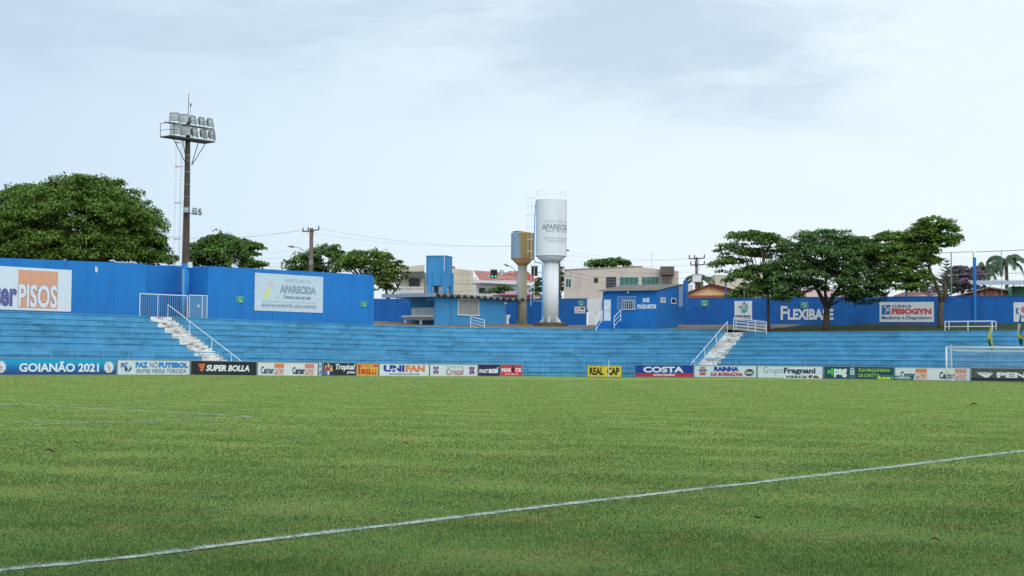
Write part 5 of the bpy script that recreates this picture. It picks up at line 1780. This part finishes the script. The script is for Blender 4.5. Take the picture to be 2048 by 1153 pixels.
sg = thing('shop_sign', 'narrow white and blue sign strip under the green windows of the beige building', 'sign', fb_.sub(a, -.14, z0), fb_.ang)
MB().box(0, b - a, 0, .07, 0, z1 - z0).build('panel', M_WHITEW, sg)
MB().box(-.01, (b - a) * .1, -.02, -.002, 0, z1 - z0).build('blue_end', paint((40, 104, 180)), sg)
a, b, z0, z1 = fb_.rect(1326, 551, 1343, 575, y=-.4)
MB().box(a, b, -.9, .1, -1, z1).build('tank_column', M_CONC, rb)
a, b, z0, z1 = fb_.rect(1320.5, 534, 1348.5, 550.5, y=-.4)
tk = thing('water_box', 'dark stained concrete water box on a column beside the beige building', 'water tank', fb_.sub(a, -1.3, z0), fb_.ang)
for i in range(4):
    MB().box(random.uniform(-.02, .02), b - a, 0, 2.0, (z1 - z0) * i / 4 + .01, (z1 - z0) * (i + 1) / 4 - .01).build('box_course', M_CONC, tk)
for px, top in ((1126, 510), (1303, 508)):
    p = P(px, 535, 186)
    an = thing('antenna', 'thin aerial on the roof of the beige building, %s' % ('left end' if px < 1200 else 'near its right end'), 'antenna', p, 0, 'thin roof aerials')
    hh = P(px, top, 186).z - p.z
    MB().tube([(0, 0, -.3), (0, 0, hh)], .025, 4).build('mast', M_GREYM, an)
    MB().tube([(-.3, 0, hh), (.3, 0, hh + .05)], .015, 4).tube([(-.2, 0, hh - .2), (.2, 0, hh - .18)], .012, 4).build('crossbar', M_GREYM, an)
# cream house left of the roof tank
rc_, fc = house('cream_house', 'cream house with a white balustrade behind the kiosk roof', 806, 606, 190, 8)
A = lambda px, py=570, y=0: fc.hit(px, py, y)
MB().prism_y([(0, -1), (A(848)[0], -1), (A(848)[0], A(848, 543)[1]), (0, A(806, 545)[1])], 0, 6).build('wall', M_CREAM, rc_)
MB().prism_y([(A(796)[0], A(796, 536)[1]), (A(848.5)[0], A(848, 530)[1]), (A(848.5)[0], A(848, 543)[1]), (A(796)[0], A(796, 545)[1])], -.05, 6).build('parapet', M_CREAM, rc_)
x0, x1 = A(800)[0], A(848)[0]
zt_, zl = A(820, 543.5)[1], A(820, 556)[1]
MB().add([(x0, 0, zt_), (x1, 0, zt_), (x1, -1.8, zl), (x0, -1.8, zl), (x0, 0, zt_ - .12), (x1, 0, zt_ - .12), (x1, -1.8, zl - .12), (x0, -1.8, zl - .12)],
         [(0, 3, 2, 1), (4, 5, 6, 7), (3, 7, 6, 2), (0, 4, 7, 3), (1, 2, 6, 5)]).build('canopy_roof', mat('dark_roof_sheet', lin(84, 80, 80), .8, var=.2, vscale=2), rc_)
window(rc_, fc, (818, 558, 839.5, 573), M_DARKM, M_GLASSD, vb=3, bars=3)
MB().box(A(765)[0], A(847)[0], -2.0, 0, A(800, 592)[1], A(800, 589)[1]).build('balcony_floor', M_WHITEW, rc_)
yb = -1.9
za, zb_ = fc.hit(815, 588, yb)[1], fc.hit(815, 574.5, yb)[1]
MB().box(fc.hit(776, 580, yb)[0], fc.hit(847, 580, yb)[0], yb - .1, yb + .1, zb_ - .12, zb_).build('balustrade_rail', M_WHITEW, rc_)
for i in range(24):
    x = fc.hit(778, 580, yb)[0] + i * (fc.hit(846, 580, yb)[0] - fc.hit(778, 580, yb)[0]) / 23
    MB().lathe([(.05, za), (.09, za + .25), (.04, (za + zb_) / 2), (.07, zb_ - .2), (.05, zb_ - .12)], 6, x, yb).build('baluster', M_WHITEW, rc_)
rd, fd = house('cream_block', 'plain cream block wall house right of the roof tank', 848.6, 606, 192, 4)
MB().prism_y([(0, -1), (fd.hit(902, 560)[0], -1), (fd.hit(902, 560)[0], fd.hit(902, 547)[1]), (0, fd.hit(848, 545)[1])], 0, 7).build('grey_wall', mat('grey_render', lin(170, 166, 162), .9, var=.08), rd)
MB().prism_y([(fd.hit(902.2, 560)[0], -1), (fd.hit(946, 560)[0], -1), (fd.hit(946, 560)[0], fd.hit(946, 542)[1]), (fd.hit(902.2, 560)[0], fd.hit(902, 537)[1])], -.2, 7).build('wall', M_CREAM, rd)
MB().box(fd.hit(902, 560)[0] + .1, fd.hit(910, 560)[0], .1, 2, fd.hit(905, 538)[1], fd.hit(905, 533)[1]).build('roof_edge', M_TILE, rd)
# white house with the red roof
rr, fr_ = house('red_roof_house', 'white house with a broad red tiled roof behind the brown water tower', 946.5, 606, 200, -4)
B_ = lambda px, py=570, y=0: fr_.hit(px, py, y)
MB().prism_y([(0, -1), (B_(1064)[0], -1), (B_(1064)[0], B_(1064, 571)[1]), (0, B_(946, 565)[1])], 0, 8).build('wall', M_WHITEW, rr)
def tiled_slope(root, a, b, c, d, pitch=.26, name='tile_roof', m=M_TILE, amp=.05, steps=9):
    """a,b lower edge, d,c upper edge: rows of half round tiles, each row a step proud of the one below"""
    a, b, c, d = map(Vector, (a, b, c, d))
    n = max(3, int((b - a).length / pitch))
    nn = (b - a).cross(d - a).normalized()
    if nn.z < 0:
        nn = -nn
    for j in range(steps):
        v0, v1 = j / steps, (j + 1.12) / steps
        vs, fs = [], []
        for i in range(n * 4 + 1):
            u = i / (n * 4)
            w = amp * math.cos(2 * math.pi * i / 4)
            for v, h in ((v0, .05), (min(v1, 1.0), .0)):
                p = a.lerp(b, u).lerp(d.lerp(c, u), v)
                vs.append(p + nn * (w + h + .02))
            if i:
                k = 2 * i
                fs.append((k - 2, k, k + 1, k - 1))
        MB().add(vs, fs).build('tile_row', m, root)
zz_ = lambda px, py, y: fr_.hit(px, py, y)
def V(fr, px, py, y):
    x, z = fr.hit(px, py, y)
    return (x, y, z)
tiled_slope(rr, V(fr_, 958, 561, -1.0), V(fr_, 1064, 568, -1.0), V(fr_, 1064, 549, 5), V(fr_, 946, 541.5, 5), steps=7)
MB().prism_x([(-1.1, B_(958, 561, -1)[1] - .35), (-.9, B_(958, 561, -1)[1] - .35), (-.9, B_(958, 561, -1)[1] - .02), (-1.1, B_(958, 561, -1)[1] - .02)], B_(946)[0], B_(1060)[0]).build('eave_board', M_WHITEW, rr)
tiled_slope(rr, V(fr_, 1010, 549, 4.5), V(fr_, 1085, 570, 4.5), V(fr_, 1052, 543, 9), V(fr_, 1020, 543, 9), steps=5)
window(rr, fr_, (957, 575, 972, 588), M_WHITEW, M_GLASSD)
MB().box(B_(946)[0], B_(954)[0], -.9, .0, -1, B_(950, 556)[1]).build('gate_pier', M_WHITEW, rr)
rg, fg = house('low_shed', 'low grey roofed shed between the two water towers', 985, 606, 176, -3)
MB().prism_y([(0, -1), (fg.hit(1085, 600)[0], -1), (fg.hit(1085, 600)[0], fg.hit(1085, 589)[1]), (0, fg.hit(985, 590)[1])], 0, 4).build('wall', mat('dull_grey_wall', lin(112, 106, 106), .9, var=.1), rg)
MB().box(fg.hit(1003)[0] if False else fg.hit(1003, 590)[0], fg.hit(1060, 590)[0], -.3, .05, fg.hit(1010, 591)[1], fg.hit(1010, 588)[1]).build('awning', paint((222, 120, 160)), rg)
MB().box(fg.hit(1068, 596)[0], fg.hit(1080, 596)[0], -.6, -.02, -.5, fg.hit(1070, 594)[1]).build('yellow_box', paint((226, 190, 96)), rg)
# yellow gabled house
ry, fy = house('yellow_house', 'pale yellow gabled house behind the green exit sign', 1366, 606, 172, -8)
Yg = lambda px, py, y=0: fy.hit(px, py, y)
ap, le, re = Yg(1418, 573), Yg(1366, 592), Yg(1470, 586)
MB().prism_y([(le[0], -1), (re[0], -1), (re[0], re[1]), ap, (le[0], le[1])], 0, 8).build('wall', M_YELL, ry)
for e0, e1 in ((le, ap), (ap, re)):
    MB().prism_y([(e0[0], e0[1] + .02), (e1[0], e1[1] + .02), (e1[0], e1[1] + .22), (e0[0], e0[1] + .22)], -.5, 8.2).build('roof_edge', M_WOOD, ry)
tiled_slope(ry, (re[0], -.5, re[1] + .26), (re[0], 8, re[1] + .26), (ap[0], 8, ap[1] + .26), (ap[0], -.5, ap[1] + .26), steps=5)
tiled_slope(ry, V(fy, 1362, 599, -3.2), V(fy, 1462, 597, -3.2), V(fy, 1462, 591, -.02), V(fy, 1366, 592, -.02), steps=5)
MB().box(le[0] - 1, Yg(1380, 585)[0] - .3, 1, 3, -1, Yg(1370, 568)[1]).build('side_wall', mat('brown_wall', lin(120, 96, 84), .9, var=.2), ry)
MB().box(Yg(1373, 570)[0], Yg(1386, 570)[0], .5, .9, Yg(1375, 582)[1], Yg(1375, 569)[1]).build('upper_box', M_WHITEW, ry)
# pale blocks and red roofs seen through the trees
rp, fp = house('pale_block', 'pale distant block glimpsed left of the spreading trees', 1430, 606, 260, 0)
MB().box(0, fp.hit(1540, 580)[0], 0, 8, -1, fp.hit(1430, 550)[1]).box(fp.hit(1480, 560)[0], fp.hit(1560, 560)[0], .5, 8, fp.hit(1480, 551)[1], fp.hit(1480, 538)[1]).build('wall', M_CREAM, rp)
rq, fq = house('tiled_house', 'long low house with a faded pink tiled roof behind the thick trunk', 1528, 606, 160, -5)
MB().box(0, fq.hit(1725, 598)[0], 0, 5, -1, fq.hit(1600, 594)[1]).build('wall', M_WHITEW, rq)
M_PINKT = mat('faded_pink_tile', lin(206, 150, 142), .85, var=.15, vscale=1.2, stain=lin(150, 96, 90), stain_amt=.6, sscale=.8)
tiled_slope(rq, V(fq, 1525, 592, -.8), V(fq, 1700, 599, -.8), V(fq, 1680, 580, 4.5), V(fq, 1540, 576, 4.5), m=M_PINKT, steps=8)
MB().tube([V(fq, 1545, 590, -1.4), V(fq, 1600, 598, -1.4)], .1, 6).build('gutter', M_GREYM, rq)
rw, fw_ = house('small_yellow_house', 'small yellow gable house between the broad and the right tree', 1724, 606, 158, -10)
q = lambda px, py, y=0: fw_.hit(px, py, y)
ap, le, re = q(1752, 578.5), q(1724, 597), q(1774, 596)
MB().prism_y([(le[0], -1), (re[0], -1), re, ap, le], 0, 6).build('wall', M_YELL, rw)
for e0, e1 in ((le, ap), (ap, re)):
    MB().prism_y([(e0[0], e0[1] + .02), (e1[0], e1[1] + .02), (e1[0], e1[1] + .2), (e0[0], e0[1] + .2)], -.4, 6.2).build('roof_edge', M_WOOD, rw)
tiled_slope(rw, (le[0], -.4, le[1] + .24), (le[0], 6, le[1] + .24), (ap[0], 6, ap[1] + .24), (ap[0], -.4, ap[1] + .24), steps=5)
rx, fx_ = house('shed_house', 'brown roofed shed with a white wall behind the FISIOGYN panel', 1775, 606, 160, -6)
MB().box(0, fx_.hit(1880, 598)[0], 0, 4, -1, fx_.hit(1800, 594)[1]).build('wall', M_WHITEW, rx)
tiled_slope(rx, V(fx_, 1785, 594, -.7), V(fx_, 1905, 598, -.7), V(fx_, 1890, 588, 3.5), V(fx_, 1815, 584, 3.5), m=mat('brown_tile', lin(150, 112, 92), .9, var=.2, vscale=1.5), steps=5)
# brick house at the right: courses of bricks built one by one
rk, fk_ = house('brick_house', 'unplastered red brick house with a low gable at the far right', 1905, 606, 164, -12)
K = lambda px, py, y=0: fk_.hit(px, py, y)
M_BRICK = mat('red_hollow_brick', lin(186, 116, 92), .9, var=.12, vscale=2.5, rnd=.16)
M_MORT = mat('pale_mortar', lin(150, 120, 104), .95, var=.1)
zt = K(1965, 577)[1]
xa, xb, xc = K(1905, 590)[0], K(1978, 590)[0], K(2023, 590)[0]
def topz(x):
    return (K(1905, 596)[1] + (zt - K(1905, 596)[1]) * (x - xa) / (xb - xa)) if x < xb else zt + (K(2023, 584)[1] - zt) * (x - xb) / (xc - xb)
MB().prism_y([(xa, -1), (xc, -1), (xc, topz(xc) - .03), (xb, zt - .03), (xa, topz(xa) - .03)], .06, 6).build('wall', M_MORT, rk)
brick_me = MB().box(.006, .384, 0, .07, .006, .184).build('brick', M_BRICK).data
bpy.data.objects.remove(bpy.data.objects['brick'])
z, j, nb = K(1950, 602)[1], 0, 0
while z < zt:
    x = xa + (.2 if j % 2 else 0)
    while x < xc - .4:
        if z + .19 < min(topz(x), topz(x + .39)) and nb < 295:
            o = bpy.data.objects.new('brick', brick_me)
            COL.objects.link(o)
            o.parent = rk
            o.location = (x, random.uniform(-.012, .012), z)
            nb += 1
        x += .39
    z += .19
    j += 1
for px in (1963, 1992):
    MB().box(K(px, 590)[0] - .12, K(px, 590)[0] + .12, -.05, .05, -1, topz(K(px, 590)[0]) - .02).build('concrete_post', mat('pinkish_concrete', lin(190, 150, 130), .9, var=.1), rk)
for s0_, s1_ in ((xa, xb), (xb, xc)):
    MB().prism_y([(s0_, topz(s0_) + .02), (s1_, topz(s1_) + .02), (s1_, topz(s1_) + .16), (s0_, topz(s0_) + .16)], -.5, 6.3).build('roof_edge', mat('pale_roof_edge', lin(176, 150, 130), .9, var=.15), rk)
rv, fv = house('green_wall_house', 'pale green rendered wall at the right edge under the metal roof', 2024, 606, 160, -10)
MB().box(0, fv.hit(2120, 590)[0], 0, 5, -1, fv.hit(2030, 573)[1]).build('wall', mat('pale_green_render', lin(126, 186, 132), .85, var=.06, vscale=.6, stain=lin(90, 140, 96), stain_amt=.5, sscale=.9), rv)
cnp = thing('metal_canopy', 'long grey metal roof on thin posts at the far right', 'canopy', fv.sub(fv.hit(1936, 590)[0], -2.2, 0), fv.ang)
W_ = fv.hit(2130, 590)[0] - fv.hit(1936, 590)[0]
zc = fv.hit(2000, 566)[1]
mb = wavy_roof(0, W_, [(-1.2, zc - .35), (2.2, zc + .25)], .35, .04)
mb.build('metal_roof', mat('galvanised_sheet', lin(160, 166, 176), .5, var=.1, vscale=1.2), cnp)
for x in (1.5, W_ * .45, W_ * .7):
    MB().tube([(x, .5, -1), (x, .5, zc - .1)], .06, 6).build('post', M_DARKM, cnp)
    MB().tube([(x, .5, zc - 1), (x + .8, .5, zc - .15)], .03, 5).build('brace', M_DARKM, cnp)

# ------------------------------------------------------------------ poles, lights, signals, wires
def pole(label, px, pyb, pyt, Y, arms, r=.17, m=None, extras=None):
    b, t = P(px, pyb, Y), P(px, pyt, Y)
    h = t.z - b.z
    root = thing('utility_pole', label, 'utility pole', b, 0, 'utility poles behind the stadium')
    MB().tube([(0, 0, -1), (0, 0, h)], [r * 1.3, r], 8).build('pole', m or M_CONC, root, True)
    k = Y / FPX
    for (x0, y0, x1, y1) in arms:
        a, c = Vector(((x0 - px) * k, -.22, (pyb - y0) * k)), Vector(((x1 - px) * k, -.22, (pyb - y1) * k))
        MB().tube([a, c], .09, 4).build('crossarm', M_DARKM, root)
        for f in (.03, .35, .97):
            q = a.lerp(c, f)
            MB().lathe([(.03, 0), (.09, .1), (.05, .2), (.09, .28), (.03, .4)], 6, q.x, q.y).build('insulator', M_DARKM, root).location = (0, 0, q.z + .05)
        MB().tube([a.lerp(c, .3), (0, -.2, a.lerp(c, .5).z - 1.0)], .025, 4).tube([a.lerp(c, .7), (0, -.2, a.lerp(c, .5).z - 1.0)], .025, 4).build('arm_brace', M_DARKM, root)
    return root, k
def street_light(root, k, px, pyb, pts):
    pp_ = [Vector(((x - px) * k, -.15 - .3 * i, (pyb - y) * k)) for i, (x, y) in enumerate(pts)]
    MB().tube(pp_, .04, 5).build('lamp_arm', M_GREYM, root)
    e = pp_[-1]
    d = (pp_[-1] - pp_[-2]).normalized()
    MB().tube([e - d * .1, e + d * .3, e + d * .85], [.06, .15, .05], 6).build('lamp_head', M_GREYM, root)
r1, k1 = pole('dark utility pole with one crossarm and a street light above the blue wall', 621, 600, 456.5, 172, [(603.5, 464, 637, 459.5)], .22)
street_light(r1, k1, 621, 600, [(620, 519), (612, 508), (604, 500), (597, 496.5), (590, 496)])
street_light(r1, k1, 621, 600, [(623, 514), (640, 503), (656, 495.5)])
MB().lathe([(.26, 600 * 0 + (600 - 530) * k1), (.26, (600 - 520) * k1)], 8).build('cable_bundle', M_GREYM, r1)
r2, k2 = pole('utility pole with two crossarms and a white transformer box', 1393, 600, 515, 178, [(1377, 518.5, 1409, 516.5), (1380, 531, 1409, 529.5)], .16, mat('wood_pole', lin(140, 122, 112), .9, var=.15, vscale=2))
MB().box((1383.5 - 1393) * k2, (1400.5 - 1393) * k2, -1.0, -.2, (600 - 565) * k2, (600 - 550.5) * k2).build('transformer_box', M_WHITE, r2)
MB().box((1383 - 1393) * k2, (1401 - 1393) * k2, -1.04, -.16, (600 - 550.4) * k2, (600 - 549.6) * k2).build('transformer_lid', M_GREYM, r2)
r3, k3 = pole('dark utility pole close behind the white water tower', 1117.5, 605, 522, 176, [], .17, M_DARKM)
MB().tube([((1135 - 1117.5) * k3 + .42 * math.cos(t), -.2, (605 - 548) * k3 + .42 * math.sin(t)) for t in np.linspace(0, 2 * math.pi, 15)], .03, 4, False).build('cable_coil', M_DARKM, r3)
MB().tube([(0, -.1, (605 - 549) * k3), ((1132 - 1117.5) * k3, -.2, (605 - 549) * k3)], .03, 4).build('coil_arm', M_DARKM, r3)
r4, k4 = pole('thin grey street light pole hidden behind the brown water tower', 1034, 605, 548, 180, [], .07, M_GREYM)
street_light(r4, k4, 1034, 605, [(1034, 548), (1030, 542), (1025, 537), (1020, 534.5), (1016, 533.5)])
def signal(label, px0, py0, px1, py1, Y, back, arm):
    c = P((px0 + px1) / 2, (py0 + py1) / 2, Y)
    k = Y / FPX
    W, H = (px1 - px0) * k, (py1 - py0) * k
    root = thing('traffic_signal', label, 'traffic light', c, math.radians(6))
    MB().box(-W / 2, W / 2, -.03, .03, -H / 2, H / 2).build('backplate', mat('grey_backplate', lin(176, 178, 180), .5) if back else mat('black_backplate', lin(44, 42, 44), .5), root)
    f = MB()
    f.box(-W / 2 - .05, W / 2 + .05, -.05, .05, H / 2, H / 2 + .06)
    f.build('edge', mat('gold_edge', lin(178, 160, 116), .5), root)
    for sx in (-.25, .25):
        hb = MB().box(sx * W - W * .17, sx * W + W * .17, -.2, -.03, -H * .46, H * .46).build('signal_head', mat('signal_black', lin(40, 42, 46), .5), root)
        for j, (rgb, e) in enumerate((((60, 26, 26), 0), ((66, 56, 24), 0), ((40, 190, 150), 1.2))):
            if back:
                continue
            z = H * (.3 - .3 * j)
            m = mat('lit_green_lens', lin(*rgb), .3, emit=e) if e else paint(rgb)
            n = 10
            MB().add([(sx * W + .11 * math.cos(2 * math.pi * i / n), -.206, z + .11 * math.sin(2 * math.pi * i / n)) for i in range(n)], [tuple(range(n))]).build('lens', m, hb)
            MB().tube([(sx * W + .13 * math.cos(t), -.21, z + .13 * math.sin(t)) for t in np.linspace(.1, math.pi - .1, 7)], .025, 4).build('visor', M_DARKM, hb)
    MB().tube([(arm[0] * k, .05, arm[1] * k), (0, .05, arm[2] * k)], .04, 5).tube([(0, .05, H / 2 + .3), (0, .05, -H / 2)], .03, 4).build('arm', M_GREYM, root)
signal('black two headed traffic light showing green in front of the red roof', 981, 540.5, 994.5, 557, 168, False, (46, -2, 0))
signal('grey backed traffic light between the two water towers', 1062, 533, 1075.5, 552.5, 166, True, (42, -6, -2))
c = P(1003.2, 545.5, 167)
ns = thing('round_sign', 'round white no turning sign beside the green traffic light', 'road sign', c)
n = 18
MB().add([(.24 * math.cos(2 * math.pi * i / n), -.02, .3 * math.sin(2 * math.pi * i / n)) for i in range(n)], [tuple(range(n))]).build('face', M_WHITE, ns)
MB().tube([(.23 * math.cos(t), -.03, .29 * math.sin(t)) for t in np.linspace(0, 2 * math.pi, 19)], .03, 4, False).build('rim', paint((150, 120, 140)), ns)
MB().tube([(-.08, -.05, -.14), (-.03, -.05, .12), (.05, -.05, .0), (.1, -.05, .05)], .03, 4).build('symbol', paint((70, 76, 130)), ns)
MB().tube([(0, .02, 0), (1.6, .05, -.3)], .03, 4).build('arm', M_GREYM, ns)

def wire(a, b, sag=.6, r=.012, Ya=172, Yb=172, label='thin dark overhead cable strung between the utility poles'):
    p, q = P(a[0], a[1], Ya), P(b[0], b[1], Yb)
    pts = []
    for i in range(13):
        t = i / 12
        v = p.lerp(q, t)
        v.z -= sag * 4 * t * (1 - t)
        pts.append(v - p)
    o = MB().tube(pts, r, 4).build('overhead_cable', mat('cable', lin(52, 54, 58), .6))
    o.location = p
    tag(o, label, 'cable', 'overhead cables between the utility poles')
for x0, y0, x1, y1, sg, r in ((200, 452, 604, 460, 1.2, .010), (200, 460, 620, 459, 1.0, .009), (638, 457, 1043, 492, .7, .011), (612, 464, 1022, 493, .6, .009), (380, 496, 620, 497, .6, .008),
                              (380, 518, 620, 521, .5, .010), (380, 525, 620, 526, .5, .014), (380, 531, 620, 532, .5, .014), (500, 516, 620, 505, .3, .008),
                              (622, 512, 1117, 540, 1.2, .012), (622, 520, 1117, 546, 1.6, .014), (622, 526, 1117, 560, 1.3, .018), (622, 530, 1117, 566, 1.0, .014), (850, 582, 1117, 545, .8, .018),
                              (1119, 540, 1393, 553, .8, .018), (1119, 546, 1393, 566, .9, .015), (1119, 500, 1378, 517, .5, .009), (1119, 508, 1392, 517, .5, .009), (1119, 520, 1380, 531, .4, .009), (1119, 530, 1393, 544, .5, .010),
                              (1408, 516, 1760, 503, .9, .010), (1408, 530, 1760, 522, .7, .010), (1395, 548, 1760, 548, .6, .014)):
    wire((x0, y0), (x1, y1), sg, r)

# ------------------------------------------------------------------ ball fence above the perimeter wall on the right
def ball_fence():
    fr = Fr(FPC.o + FPC.n * .35, FPC.ang)
    o = fr.sub(fr.hit(1440, 590)[0], 0, 4.6)
    root = thing('ball_fence', 'tall blue framed net fence standing behind the block wall on the right', 'fence', o, fr.ang)
    f2 = Fr(o, fr.ang)
    for px, top, r in ((1451.5, 565, .085), (1488.5, 560, .03), (1567, 530, .06), (1813, 505, .085), (1764, 560, .03), (1861, 506, .03), (1902.5, 506, .05), (1946.5, 504, .045), (2003, 502, .03), (2064, 499, .08)):
        x, z = f2.hit(px, top)
        MB().tube([(x, 0, .2), (x, 0, z)], r, 6).build('fence_post', mat('navy_metal_post', lin(52, 92, 160), .5) if r > .06 else M_GREYM, root)
    x, z = f2.hit(1949.5, 516)
    MB().tube([(x, -.42, .05), (x, -.42, z)], .16, 8).build('main_post', M_WALL, root)
    for rows in (((1813, 508, 1946, 504), .03), ((1951, 504.5, 2064, 499.5), .035), ((1813, 552, 2064, 546), .025), ((1440, 510, 1813, 508), .03)):
        (a, b, c, d), r = rows
        x0, z0 = f2.hit(a, b)
        x1, z1 = f2.hit(c, d)
        MB().tube([(x0, 0, z0), (x1, 0, z1)], r, 5).build('fence_rail', M_GREYM, root)
    x0, x1 = f2.hit(1813, 560)[0], f2.hit(2064, 560)[0]
    zb, zt = 2.9, f2.hit(1940, 504.6)[1]
    mb = MB()
    for i in range(int((x1 - x0) / .33)):
        mb.tube([(x0 + i * .33, .02, zb), (x0 + i * .33, .02, zt)], .003, 3, False)
    for i in range(int((zt - zb) / .33)):
        mb.tube([(x0, .02, zb + i * .33), (x1, .02, zb + i * .33)], .004, 3, False)
    mb.build('net', mat('thin_fence_net', lin(120, 130, 150), .8), root)
ball_fence()
